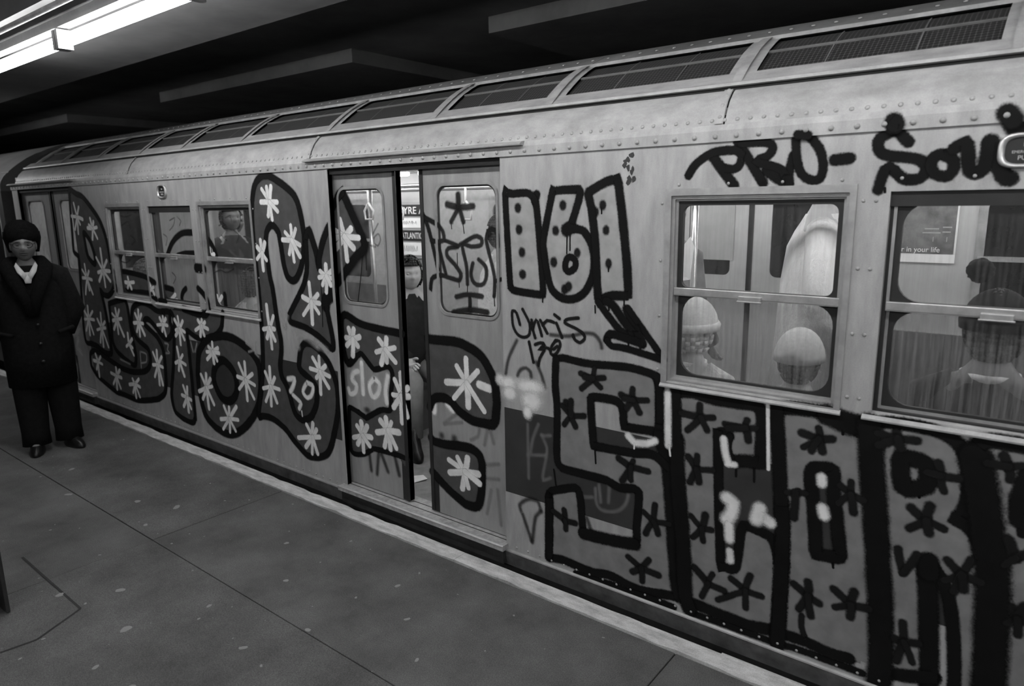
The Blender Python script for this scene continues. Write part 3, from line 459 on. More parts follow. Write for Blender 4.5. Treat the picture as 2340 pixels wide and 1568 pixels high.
  ('stroke','pale2','S',26,0,[(-6316,607),(-6234,601),(-6220,587),(-6221,562),(-6233,536),(-6255,520),(-6343,502)]),
  ('stroke','pale2','S',26,0,[(-6773,481),(-6575,460)]),
  ('stroke','pale2','S',26,0,[(-5853,738),(-5789,734),(-5821,688),(-5785,661),(-5851,653)]),
  ('stroke','pale2','S',26,0,[(-5406,798),(-5384,720)]),
  ('stroke','pale2','S',26,0,[(-5309,799),(-5354,724)]),
  ('stroke','pale2','S',26,0,[(-4587,881),(-4496,845),(-4510,835),(-4565,819)]),
  ('stroke','pale2','S',26,0,[(-4455,905),(-4483,829),(-4472,814),(-4440,798)]),
  ('stroke','pale','S',42,0,[(-4095,684),(-4030,697),(-4020,689),(-4044,639),(-4078,598)]),
  ('stroke','pale','S',36,0,[(-4052,576),(-3972,537),(-3972,520),(-3992,489)]),
  ('stroke','pale','S',36,0,[(-3892,679),(-3930,631),(-3927,605),(-3896,584),(-3877,587),(-3846,603),(-3821,643),(-3818,674),(-3833,683),(-3877,690)]),
  ('stroke','pale','S',14,0,[(-3965,476),(-3962,441)]),
  ('stroke','pale2','S',60,0,[(-4119,1148),(-4088,1057)]),
  ('stroke','pale2','S',60,0,[(-4088,1057),(-4048,1145)]),
  ('stroke','pale2','S',60,0,[(-3978,1034),(-3950,927)]),
  ('stroke','pale2','S',60,0,[(-3938,1021),(-3833,999),(-3732,953)]),
  ('stroke','pale2','S',60,0,[(-3644,939),(-3755,983)]),
  ('stroke','pale2','S',60,0,[(-7719,755),(-7640,841),(-7605,865),(-7596,858),(-7590,841),(-7582,755)]),
  ('stroke','pale2','S',60,0,[(-7888,631),(-7827,610),(-7785,609),(-7733,631),(-7635,688)]),
  ('stroke','pale2','S',60,0,[(-7702,580),(-7755,516),(-7766,483),(-7740,461),(-7661,432)]),
  ('stroke','pale2','S',60,0,[(-7879,340),(-7850,297),(-7841,266),(-7867,144)]),
 ],
 'one': [
  ('fill','soft','S',0,0,[[(-2149,1894),(-2123,1446),(-2118,1437),(-2085,1426),(-1939,1418),(-1928,1424),(-1926,1436),(-1929,1491),(-1957,1804),(-1970,1861),(-1991,1886),(-2021,1898),(-2100,1895),(-2137,1900)]]),
  ('stroke','black','S',36,1,[(-2149,1894),(-2128,1484),(-2121,1440),(-2085,1426),(-1939,1418),(-1927,1429),(-1928,1472),(-1957,1804),(-1970,1861),(-1991,1886),(-2021,1898),(-2100,1895),(-2137,1900),(-2149,1894)]),
  ('stroke','black','S',40,0,[(-1960,1889),(-1972,1859)]),
  ('blob','smoke2','S',0,0,[(-2072,1827),(19,22)]),
  ('blob','smoke2','S',0,0,[(-2067,1725),(19,22)]),
  ('blob','smoke2','S',0,0,[(-2050,1617),(19,22)]),
  ('blob','smoke2','S',0,0,[(-2048,1510),(20,23)]),
 ],
 'six': [
  ('fill','soft','S',0,0,[[(-1862,1904),(-1750,1907),(-1722,1903),(-1723,1869),(-1766,1752),(-1776,1739),(-1712,1727),(-1696,1719),(-1663,1678),(-1648,1637),(-1643,1559),(-1662,1493),(-1702,1437),(-1757,1410),(-1823,1412),(-1858,1432),(-1883,1464),(-1909,1556),(-1920,1632),(-1917,1705),(-1869,1901)]]),
  ('stroke','black','S',37,1,[(-1862,1904),(-1740,1907),(-1720,1901),(-1726,1859),(-1766,1752),(-1776,1739),(-1712,1727),(-1690,1714),(-1663,1678),(-1648,1637),(-1643,1559),(-1662,1493),(-1702,1437),(-1757,1410),(-1812,1409),(-1858,1432),(-1883,1464),(-1906,1543),(-1920,1632),(-1919,1693),(-1869,1901),(-1862,1904)]),
  ('stroke','black','S',60,0,[(-1790,1726),(-1766,1739)]),
  ('stroke','black','S',32,1,[(-1772,1604),(-1747,1592),(-1741,1572),(-1750,1550),(-1778,1535),(-1794,1544),(-1799,1563),(-1791,1591),(-1772,1604)]),
  ('blob','smoke2','S',0,0,[(-1812,1838),(18,21)]),
  ('blob','smoke2','S',0,0,[(-1852,1722),(18,21)]),
  ('blob','smoke2','S',0,0,[(-1863,1577),(18,22)]),
  ('blob','smoke2','S',0,0,[(-1733,1624),(17,21)]),
  ('blob','smoke2','S',0,0,[(-1802,1451),(18,22)]),
  ('blob','smoke2','S',0,0,[(-1780,1467),(18,22)]),
  ('stroke','black','S',7,0,[(-1788,1713),(-1790,1620)]),
  ('stroke','black','S',7,0,[(-1772,1710),(-1772,1634)]),
 ],
 'one_b': [
  ('fill','soft','S',0,0,[[(-1676,1885),(-1648,1907),(-1572,1940),(-1540,1942),(-1529,1935),(-1522,1921),(-1485,1661),(-1468,1461),(-1473,1448),(-1550,1440),(-1615,1417),(-1622,1425),(-1636,1657),(-1658,1811)]]),
  ('stroke','black','S',40,1,[(-1676,1885),(-1657,1902),(-1581,1937),(-1540,1942),(-1525,1929),(-1482,1630),(-1468,1461),(-1473,1448),(-1481,1444),(-1550,1440),(-1608,1417),(-1620,1420),(-1638,1673),(-1660,1824),(-1676,1885)]),
  ('blob','smoke2','S',0,0,[(-1601,1836),(16,20)]),
  ('blob','smoke2','S',0,0,[(-1638,1807),(16,20)]),
  ('blob','smoke2','S',0,0,[(-1583,1728),(16,20)]),
  ('blob','smoke2','S',0,0,[(-1568,1582),(16,21)]),
  ('stroke','black','S',7,0,[(-1607,1826),(-1606,1800)]),
  ('stroke','black','S',7,0,[(-1568,1569),(-1568,1547)]),
  ('stroke','black','S',7,0,[(-1636,1388),(-1634,1355)]),
  ('stroke','black','S',7,0,[(-1487,1426),(-1487,1403)]),
  ('stroke','black','S',7,0,[(-1927,1415),(-1929,1383)]),
 ],
 'arrow': [
  ('stroke','black','S',33,0,[(-1620,1406),(-1524,1304),(-1481,1277),(-1444,1271)]),
  ('stroke','black','S',39,0,[(-1579,1413),(-1543,1397),(-1474,1317),(-1394,1237)]),
  ('stroke','black','S',39,0,[(-1475,1385),(-1392,1241)]),
  ('stroke','black','S',31,0,[(-1467,1389),(-1290,1182)]),
  ('stroke','black','S',36,0,[(-1573,1237),(-1563,1259),(-1536,1266),(-1401,1240)]),
  ('stroke','black','S',31,0,[(-1570,1234),(-1546,1211),(-1475,1209),(-1292,1179)]),
  ('stroke','black','S',8,0,[(-1462,1236),(-1461,1217)]),
  ('stroke','black','S',8,0,[(-1404,1233),(-1402,1214)]),
  ('stroke','black','S',8,0,[(-1564,1394),(-1563,1374)]),
 ],
 'signature': [
  ('stroke','smoke2','S',17,0,[(-2068,1260),(-2088,1315),(-2108,1326),(-2117,1316),(-2113,1254),(-2095,1220),(-2077,1205),(-2055,1198),(-2028,1202),(-2012,1215),(-2008,1230),(-2009,1273),(-2051,1338)]),
  ('stroke','smoke2','S',17,0,[(-1996,1289),(-1990,1246),(-1975,1203)]),
  ('stroke','smoke2','S',17,0,[(-1990,1242),(-1966,1295),(-1935,1217)]),
  ('stroke','smoke2','S',17,0,[(-1943,1293),(-1903,1233)]),
  ('stroke','smoke2','S',17,0,[(-1929,1270),(-1903,1296),(-1864,1290)]),
  ('stroke','smoke2','S',17,0,[(-1849,1288),(-1817,1221)]),
  ('stroke','smoke2','S',17,0,[(-1860,1328),(-1831,1311)]),
  ('stroke','smoke2','S',17,0,[(-1725,1324),(-1781,1314),(-1801,1302),(-1793,1290),(-1731,1270),(-1697,1250),(-1691,1228),(-1717,1208),(-1745,1220),(-1755,1240)]),
  ('stroke','smoke2','S',17,0,[(-2013,1178),(-1987,1078)]),
  ('stroke','smoke2','S',17,0,[(-1976,1169),(-1942,1182),(-1917,1176),(-1956,1145),(-1908,1161),(-1889,1155)]),
  ('stroke','smoke2','S',17,0,[(-1921,1145),(-1947,1106),(-1956,1068)]),
  ('stroke','smoke2','S',17,0,[(-1852,1203),(-1873,1178),(-1882,1152),(-1882,1135),(-1866,1130),(-1847,1143),(-1829,1176),(-1831,1202),(-1854,1203)]),
  ('stroke','smoke2','S',17,0,[(-1865,1159),(-1844,1176)]),
 ],
 'pro_soul': [
  ('stroke','black','S',32,0,[(-1206,1949),(-1184,1984),(-1154,2009),(-1118,2028),(-1080,2036),(-1021,2037),(-994,2017),(-995,1993),(-1005,1975),(-1024,1966),(-1055,1970)]),
  ('stroke','black','S',38,0,[(-1107,2017),(-1017,1904)]),
  ('stroke','black','S',35,0,[(-1010,2067),(-906,1910)]),
  ('stroke','black','S',31,0,[(-998,2059),(-914,2060),(-885,2050),(-878,2033),(-885,2019),(-900,2006),(-940,1991),(-852,1963),(-832,1942),(-811,1900)]),
  ('stroke','black','S',40,0,[(-894,1955),(-835,1916)]),
  ('stroke','black','S',31,0,[(-803,2007),(-814,1946),(-809,1906)]),
  ('stroke','black','S',31,0,[(-797,2066),(-793,2012),(-779,1956),(-754,1925),(-726,1915),(-712,1918),(-701,1930),(-697,1973),(-715,2027),(-748,2068)]),
  ('stroke','black','H',31,0,[(-754,2072),(-789,2077)]),
  ('stroke','black','S',39,0,[(-661,1983),(-612,1986)]),
  ('stroke','black','S',35,0,[(-435,2030),(-474,2071)]),
  ('stroke','black','H',35,0,[(-475,2075),(-480,2099),(-485,2074)]),
  ('stroke','black','S',35,0,[(-487,2069),(-522,2047),(-526,2028),(-518,2004),(-492,1989),(-410,1975),(-382,1956),(-376,1934),(-391,1911),(-425,1907),(-450,1919),(-487,1954),(-504,1924),(-514,1877)]),
  ('stroke','black','H',54,0,[(-483,2099),(-477,2086)]),
  ('stroke','black','S',34,0,[(-335,1985),(-308,1971),(-299,1951),(-303,1927),(-319,1914),(-350,1923),(-364,1949),(-359,1975),(-347,1984),(-333,1985)]),
  ('stroke','black','S',38,0,[(-304,2000),(-280,2017),(-270,2014),(-258,1940),(-250,1926),(-238,1921),(-226,1927),(-216,1943),(-212,2014)]),
  ('stroke','black','S',47,0,[(-208,2016),(-165,1912),(-148,1902)]),
  ('stroke','black','H',54,0,[(-174,2099),(-158,2075)]),
  ('stroke','black','S',54,0,[(-155,2069),(-145,2046)]),
  ('stroke','black','S',8,0,[(-906,1910),(-905,1889)]),
  ('stroke','black','S',8,0,[(-493,1882),(-492,1869)]),
 ],
 's_big': [
  ('fill','grey','S',0,0,[[(-1814,1123),(-1649,1114),(-1425,1122),(-1333,1107),(-1314,1088),(-1303,996),(-1306,835),(-1307,845),(-1317,851),(-1435,843),(-1470,847),(-1481,866),(-1483,919),(-1497,945),(-1510,955),(-1550,961),(-1628,960),(-1648,953),(-1655,936),(-1643,749),(-1639,729),(-1624,718),(-1425,728),(-1348,743),(-1309,733),(-1258,710),(-1245,691),(-1240,657),(-1237,563),(-1219,402),(-1163,137),(-1167,98),(-1202,82),(-1303,79),(-1392,60),(-1484,77),(-1542,80),(-1630,64),(-1804,72),(-1875,49),(-1901,55),(-1906,92),(-1895,201),(-1899,374),(-1896,398),(-1886,419),(-1863,434),(-1752,477),(-1733,480),(-1722,472),(-1709,412),(-1695,286),(-1683,252),(-1434,283),(-1407,294),(-1398,314),(-1401,366),(-1392,512),(-1393,535),(-1408,554),(-1422,557),(-1494,543),(-1549,559),(-1590,564),(-1789,562),(-1814,567),(-1840,585),(-1848,637),(-1845,855),(-1857,984),(-1857,1076),(-1845,1123)]]),
  ('stroke','black','S',36,0,[(-1852,1110),(-1814,1123),(-1668,1114),(-1460,1124),(-1333,1107),(-1314,1088),(-1305,1040),(-1301,899),(-1306,835)]),
  ('stroke','black','S',44,0,[(-1322,1100),(-1308,1063),(-1304,1026),(-1301,899),(-1306,835)]),
  ('stroke','black','S',40,0,[(-1852,1110),(-1857,984),(-1845,855),(-1848,637),(-1840,585),(-1823,570),(-1789,562),(-1590,564),(-1549,559),(-1494,543),(-1431,556),(-1403,552),(-1392,525),(-1401,366),(-1398,314),(-1407,294),(-1434,283),(-1680,251),(-1693,272),(-1710,426),(-1727,477),(-1752,477),(-1863,434),(-1886,419),(-1898,387),(-1895,201),(-1901,55)]),
  ('stroke','black','S',40,0,[(-1317,851),(-1464,845),(-1478,855),(-1483,919),(-1503,951),(-1539,961),(-1640,958),(-1653,946),(-1655,926),(-1639,729),(-1629,719),(-1596,719),(-1425,728),(-1337,742),(-1292,725),(-1245,691)]),
  ('stroke','black','S',44,0,[(-1901,55),(-1804,72),(-1645,63),(-1528,80),(-1392,60),(-1209,91)]),
  ('stroke','black','S',34,0,[(-1912,12),(-1542,34),(-1456,30),(-1347,37),(-1207,36)]),
  ('stroke','black','S',70,0,[(-1295,825),(-1249,690),(-1204,266),(-1180,102)]),
  ('stroke','black','S',50,0,[(-1894,391),(-1898,65)]),
  ('stroke','black','S',60,0,[(-1692,253),(-1507,268),(-1411,284)]),
  ('star','smoke2','S',30,0,[(-1644,1045),(-1636,1096),(-1711,1061),(-1584,1058),(-1706,988),(-1602,1010),(-1687,1047)]),
  ('star','smoke2','S',30,0,[(-1431,976),(-1436,1028),(-1493,991),(-1363,988),(-1465,934),(-1399,925),(-1479,977)]),
  ('star','smoke2','S',30,0,[(-1764,843),(-1794,907),(-1814,886),(-1691,856),(-1804,792),(-1739,796),(-1764,917)]),
  ('star','smoke2','S',30,0,[(-1437,659),(-1501,686),(-1425,691),(-1350,658),(-1481,580),(-1436,596)]),
  ('star','smoke2','S',30,0,[(-1317,424),(-1311,506),(-1366,457),(-1237,435),(-1355,354),(-1294,372)]),
  ('star','smoke2','S',30,0,[(-1799,290),(-1804,345),(-1873,321),(-1737,294),(-1794,245)]),
  ('star','smoke2','S',30,0,[(-1373,174),(-1441,209),(-1334,229),(-1284,169),(-1417,141),(-1366,110)]),
  ('stroke','black','S',9,0,[(-1629,705),(-1624,633)]),
  ('stroke','black','S',9,0,[(-1866,545),(-1854,466)]),
  ('stroke','black','S',9,0,[(-953,784),(-951,730)]),
  ('stroke','black','S',9,0,[(-880,801),(-876,725)]),
  ('stroke','black','S',9,0,[(-562,1014),(-560,990)]),
  ('stroke','black','S',9,0,[(-561,487),(-555,451)]),
  ('stroke','black','S',9,0,[(-298,833),(-296,809)]),
 ],
 'c_big': [
  ('fill','grey','S',0,0,[[(-1229,1045),(-1211,1061),(-1062,1044),(-912,1048),(-878,1042),(-862,1022),(-853,829),(-858,813),(-964,796),(-981,817),(-990,846),(-985,897),(-1004,909),(-1023,908),(-1031,903),(-1036,887),(-1004,360),(-999,332),(-985,316),(-952,310),(-936,322),(-919,487),(-906,522),(-872,526),(-810,510),(-787,495),(-763,426),(-746,241),(-753,133),(-773,94),(-819,83),(-939,79),(-1095,85),(-1151,102),(-1163,133),(-1174,203),(-1204,551),(-1234,1003)]]),
  ('stroke','black','S',52,0,[(-1229,1045),(-1157,1058),(-1062,1044),(-901,1048),(-873,1039),(-858,1002),(-854,820),(-864,809),(-915,806),(-955,795)]),
  ('stroke','black','S',40,0,[(-985,897),(-1009,909),(-1027,907),(-1034,897),(-1036,872),(-999,332),(-985,316),(-967,310),(-947,311),(-936,322),(-929,349),(-919,487),(-910,517),(-897,526),(-810,510),(-792,500),(-773,465),(-759,399)]),
  ('stroke','black','S',30,0,[(-975,806),(-990,846),(-985,897)]),
  ('stroke','black','S',52,0,[(-1119,90),(-908,79),(-847,81),(-773,94)]),
  ('stroke','black','S',30,0,[(-1126,41),(-756,44)]),
  ('stroke','black','S',52,0,[(-1231,1040),(-1222,837)]),
  ('stroke','black','S',70,0,[(-1218,838),(-1205,635),(-1173,369),(-1157,162),(-1147,99),(-1131,57)]),
  ('star','smoke2','S',30,0,[(-1113,954),(-1119,1008),(-1201,958),(-1058,964),(-1170,888),(-1083,905)]),
  ('star','smoke2','S',30,0,[(-922,944),(-917,979),(-1008,946),(-880,952),(-909,897),(-996,930)]),
  ('star','smoke2','S',30,0,[(-1123,721),(-1162,769),(-1122,782),(-1048,734),(-1149,657),(-1109,667)]),
  ('star','smoke2','S',30,0,[(-1088,458),(-1139,502),(-1075,524),(-1044,463),(-1127,405),(-1080,402)]),
  ('star','smoke2','S',30,0,[(-1049,209),(-1113,264),(-1031,262),(-977,201),(-1075,139)]),
  ('star','smoke2','S',30,0,[(-885,234),(-949,269),(-870,309),(-818,233),(-1002,149),(-881,156)]),
 ],
 'a_big': [
  ('fill','grey','S',0,0,[[(-804,1049),(-789,1074),(-734,1061),(-656,1063),(-613,1057),(-525,1035),(-511,1024),(-466,824),(-444,686),(-388,144),(-400,108),(-439,90),(-609,88),(-661,93),(-702,107),(-725,125),(-736,152),(-747,298),(-748,520),(-802,966)],[(-658,829),(-649,838),(-608,846),(-583,840),(-569,717),(-537,530),(-537,506),(-546,497),(-610,490),(-622,498),(-635,625),(-658,771)]]),
  ('stroke','black','S',54,0,[(-804,1049),(-734,1061),(-645,1062),(-552,1043),(-511,1024)]),
  ('stroke','black','S',50,1,[(-658,829),(-642,840),(-601,846),(-588,844),(-581,833),(-572,733),(-537,530),(-537,506),(-546,497),(-610,490),(-622,498),(-635,625),(-660,783),(-658,829)]),
  ('stroke','black','S',56,0,[(-806,1043),(-751,519),(-746,222),(-750,54)]),
  ('stroke','black','S',60,0,[(-764,669),(-750,498),(-741,41)]),
  ('stroke','black','S',30,0,[(-727,47),(-641,53),(-423,51)]),
  ('stroke','black','S',46,0,[(-730,96),(-624,98),(-556,87),(-471,92)]),
  ('stroke','black','S',80,0,[(-618,1055),(-542,1035),(-499,1033)]),
  ('star','smoke2','S',30,0,[(-642,955),(-645,997),(-705,968),(-595,965),(-695,912),(-626,909),(-665,904)]),
  ('star','smoke2','S',30,0,[(-713,720),(-746,712),(-703,730),(-673,727),(-713,615)]),
  ('star','smoke2','S',30,0,[(-515,764),(-554,790),(-519,813),(-471,751),(-555,717),(-501,696)]),
  ('star','smoke2','S',30,0,[(-638,299),(-695,334),(-642,360),(-596,284),(-668,233),(-622,219)]),
  ('star','smoke2','S',30,0,[(-482,319),(-546,364),(-474,378),(-420,327),(-537,290),(-481,270)]),
  ('stroke','smoke2','S',26,0,[(-656,206),(-654,158),(-640,124)]),
 ],
 'r_big': [
  ('fill','grey','S',0,0,[[(-490,1045),(-478,1057),(-405,1066),(-281,1064),(-241,1054),(-210,1039),(-189,1016),(-173,986),(-159,921),(-154,830),(-166,779),(-186,758),(-142,739),(-123,720),(-109,692),(-81,591),(-51,425),(-18,118),(-18,17),(-45,-26),(-86,-33),(-119,-12),(-131,51),(-139,256),(-161,405),(-191,505),(-224,559),(-248,581),(-209,186),(-211,137),(-225,124),(-327,100),(-359,81),(-370,89),(-382,298),(-451,869),(-461,951)]]),
  ('stroke','black','S',46,0,[(-490,1045),(-418,1065),(-313,1067),(-241,1054),(-199,1028),(-180,1002),(-167,968),(-153,862),(-161,793),(-169,773),(-186,758),(-153,746),(-127,725),(-109,692),(-90,629)]),
  ('stroke','black','S',60,1,[(-366,933),(-356,942),(-331,944),(-287,936),(-274,892),(-279,855),(-320,835),(-349,836),(-366,933)]),
  ('stroke','black','S',84,0,[(-475,1044),(-375,280),(-365,-22)]),
  ('stroke','black','S',62,0,[(-253,576),(-215,243),(-196,-3)]),
  ('stroke','black','S',42,0,[(-248,577),(-200,523),(-164,420),(-136,233),(-119,-12)]),
  ('stroke','black','S',50,0,[(-339,91),(-266,108),(-191,138)]),
  ('stroke','black','S',70,0,[(-248,577),(-241,536)]),
  ('star','smoke2','S',30,0,[(-379,1010),(-387,1036),(-445,1018),(-321,1015),(-439,973),(-367,978)]),
  ('star','smoke2','S',30,0,[(-241,903),(-251,949),(-184,907),(-225,852),(-278,908)]),
  ('star','smoke2','S',30,0,[(-267,729),(-317,765),(-261,787),(-212,713),(-316,686),(-255,686)]),
  ('star','smoke2','S',30,0,[(-321,509),(-344,597),(-284,595)]),
  ('star','smoke2','S',30,0,[(-145,562),(-191,603),(-124,625),(-90,553),(-192,524),(-163,491),(-135,509)]),
  ('star','smoke2','S',30,0,[(-295,239),(-305,315),(-326,241),(-248,251),(-313,154),(-262,168)]),
 ],
 'e_big': [
  ('fill','grey','S',0,0,[[(-165,995),(-163,1009),(-146,1035),(-109,1058),(38,1058),(64,1127),(84,1056),(127,770),(179,363),(197,50),(148,-62),(61,-60),(-10,-9),(-34,93),(-37,368),(-55,572),(-135,955)]]),
  ('stroke','black','S',54,0,[(-165,995),(-146,1035),(-109,1058),(38,1058)]),
  ('stroke','black','S',100,0,[(-147,992),(-81,701),(-54,538),(-16,-4)]),
  ('stroke','black','S',60,0,[(0,961),(-11,881),(-8,812),(0,799),(32,802)]),
  ('stroke','black','S',30,0,[(4,800),(4,761)]),
  ('star','smoke2','S',30,0,[(-56,980),(-72,1015),(-3,995),(-47,937),(-112,980)]),
  ('star','smoke2','S',30,0,[(-4,671),(-30,730),(37,705),(-31,635)]),
  ('star','smoke2','S',30,0,[(24,456),(4,497),(38,509),(-4,431),(54,454),(30,402)]),
 ],
 'white_patch': [
  ('blob','pale','S',0,0,[(-2145,949),(54,33)]),
  ('blob','pale','S',0,0,[(-2140,895),(45,37)]),
  ('blob','pale','S',0,0,[(-2012,950),(92,38)]),
  ('blob','pale','S',0,0,[(-2002,877),(65,54)]),
  ('blob','pale','S',0,0,[(-2027,814),(29,37)]),
  ('blob','pale','R',0,0,[(-2243,943),(30,31)]),
  ('stroke','pale','S',34,0,[(-1266,1035),(-1257,801)]),
  ('stroke','pale','S',36,0,[(-1454,805),(-1426,782),(-1409,779),(-1357,788),(-1320,808)]),
  ('stroke','pale','S',34,0,[(-1010,880),(-1000,820),(-985,777)]),
  ('stroke','pale','S',28,0,[(-989,776),(-958,779)]),
  ('stroke','pale','S',16,0,[(-840,1063),(-822,791)]),
  ('stroke','pale','S',60,0,[(-985,626),(-961,614),(-956,603),(-963,560),(-981,531)]),
  ('stroke','pale','S',46,0,[(-970,509),(-965,446)]),
  ('stroke','pale','S',34,0,[(-961,390),(-956,350)]),
  ('stroke','pale','S',60,0,[(-847,616),(-858,565)]),
  ('stroke','pale','S',50,0,[(-830,581),(-801,566)]),
  ('stroke','pale','S',40,0,[(-622,805),(-619,781)]),
  ('stroke','pale','S',46,0,[(-610,681),(-602,653)]),
  ('stroke','pale','S',10,0,[(-1253,802),(-1245,755)]),
  ('stroke','pale','S',9,0,[(-1422,774),(-1422,750)]),
 ],
 'window_tag': [
  ('stroke','smoke2','R',28,0,[(-2770,1803),(-2724,1706),(-2666,1502)]),
  ('stroke','smoke2','R',28,0,[(-2759,1782),(-2671,1749),(-2633,1722),(-2618,1698),(-2614,1668),(-2627,1657),(-2658,1652),(-2707,1658)]),
  ('stroke','smoke2','R',26,0,[(-2657,1631),(-2609,1479)]),
  ('stroke','smoke2','R',28,0,[(-2518,1627),(-2584,1618),(-2598,1593),(-2589,1571),(-2540,1532),(-2504,1493),(-2499,1479),(-2505,1459),(-2524,1450),(-2633,1470),(-2681,1466),(-2718,1447),(-2730,1394)]),
  ('stroke','smoke2','R',26,0,[(-2610,1660),(-2517,1636),(-2500,1639),(-2398,1684),(-2368,1682),(-2348,1673),(-2347,1650),(-2363,1637),(-2418,1631),(-2481,1636),(-2457,1526),(-2454,1434)]),
  ('stroke','smoke2','R',26,0,[(-2371,1566),(-2334,1541),(-2319,1512),(-2323,1472),(-2335,1449),(-2351,1436),(-2390,1434),(-2419,1456),(-2427,1496),(-2412,1544)]),
  ('stroke','smoke2','R',24,0,[(-2243,1635),(-2243,1696),(-2263,1722),(-2279,1724),(-2297,1716),(-2309,1700),(-2316,1675),(-2312,1644),(-2269,1494),(-2266,1439),(-2272,1381)]),
  ('stroke','smoke2','R',22,0,[(-2266,1458),(-2223,1472)]),
  ('stroke','smoke2','R',39,0,[(-2582,1849),(-2500,1834),(-2402,1838)]),
  ('stroke','smoke2','R',39,0,[(-2502,1898),(-2500,1829)]),
  ('stroke','smoke2','R',32,0,[(-2510,1822),(-2556,1759)]),
  ('stroke','smoke2','R',32,0,[(-2492,1822),(-2471,1759)]),
  ('stroke','smoke2','R',32,0,[(-2536,1359),(-2454,1377),(-2355,1374)]),
  ('stroke','smoke2','R',28,0,[(-2440,1374),(-2439,1290)]),
  ('stroke','smoke2','R',36,0,[(-2561,1271),(-2439,1296),(-2322,1292)]),
  ('stroke','smoke2','R',7,0,[(-2476,1763),(-2467,1700)]),
  ('stroke','smoke2','R',7,0,[(-2521,1594),(-2522,1519)]),
  ('stroke','smoke2','R',7,0,[(-2454,1434),(-2456,1389)]),
  ('stroke','smoke2','R',7,0,[(-2272,1384),(-2269,1331)]),
  ('stroke','smoke2','R',7,0,[(-2559,1759),(-2555,1722)]),
  ('stroke','smoke2','R',7,0,[(-2725,1400),(-2723,1378)]),
  ('stroke','smoke2','R',7,0,[(-2514,1451),(-2513,1413)]),
 ],
 'scribble': [
  ('stroke','smoke','U',14,0,[(-5603,1757),(-5526,1777),(-5516,1771),(-5551,1718),(-5621,1679)]),
  ('stroke','smoke','U',14,0,[(-5476,1786),(-5424,1757),(-5429,1744),(-5452,1719)]),
  ('stroke','smoke','U',14,0,[(-5731,1648),(-5689,1632),(-5676,1619),(-5682,1599),(-5710,1559)]),
  ('stroke','smoke','U',14,0,[(-6335,1628),(-6271,1603),(-6252,1588),(-6270,1572),(-6334,1544)]),
  ('stroke','smoke','U',14,0,[(-6480,1711),(-6391,1738),(-6350,1744),(-6331,1731),(-6318,1692)]),
  ('stroke','smoke','U',14,0,[(-6480,1796),(-6386,1786),(-6287,1801)]),
  ('stroke','smoke','U',14,0,[(-4836,1794),(-4815,1758),(-4812,1741),(-4826,1732),(-4866,1723)]),
  ('stroke','smoke','U',14,0,[(-4772,1777),(-4703,1794),(-4695,1782),(-4694,1751)]),
  ('stroke','smoke','U',14,0,[(-4845,1652),(-4784,1617)]),
  ('stroke','smoke','U',14,0,[(-4672,1690),(-4627,1670),(-4613,1656),(-4621,1637),(-4654,1602)]),
  ('stroke','smoke','U',14,0,[(-4505,1828),(-4467,1777)]),
  ('stroke','smoke','W',14,0,[(-5038,1369),(-4946,1392),(-4862,1378),(-4755,1410)]),
  ('stroke','smoke','W',14,0,[(-6665,1402),(-6546,1384),(-6441,1410)]),
  ('stroke','smoke','W',14,0,[(-5699,1337),(-5658,1315),(-5646,1300),(-5658,1281),(-5699,1246)]),
 ],
}
# ================================================================== THE STATION
PZ = -0.04                      # platform level
EDGE_Y, STRIP_Y = -0.09, -0.195
base = MB(); base.box(-24, 8, -6.0, STRIP_Y - 0.003, PZ - 1.2, PZ - 0.014)
floor = structure(build(base, 'floor', 'joint_dirt'))
ys = [-6.0, -4.55, -2.80, -1.065, STRIP_Y - 0.003]
xs = [-24, -21.2, -18.4, -15.5, -12.6, -9.7, -6.85, -3.97, -1.1, 1.8, 4.7, 8]
for i in range(len(xs) - 1):
    for j in range(len(ys) - 1):
        g = 0.0025
        s = MB(); dz = random.uniform(-0.0015, 0.0015)
        s.box(xs[i] + g, xs[i+1] - g, ys[j] + g, ys[j+1] - g, PZ - 0.012, PZ + dz)
        bevel(build(s, 'floor_slab', 'concrete', floor), 0.002, 1)
# worn patch edge by the column
p = MB()
for a, b in (((-4.35, -1.60), (-3.53, -1.61)), ((-3.53, -1.61), (-3.42, -1.83)), ((-3.42, -1.83), (-3.5, -2.3))):
    d = Vector((b[0]-a[0], b[1]-a[1])).normalized(); n = Vector((-d.y, d.x)) * 0.006
    p.quad((a[0]-n.x, a[1]-n.y, PZ+0.0021), (b[0]-n.x, b[1]-n.y, PZ+0.0021), (b[0]+n.x, b[1]+n.y, PZ+0.0021), (a[0]+n.x, a[1]+n.y, PZ+0.0021))
build(p, 'patch_joint', 'joint_dirt', floor)
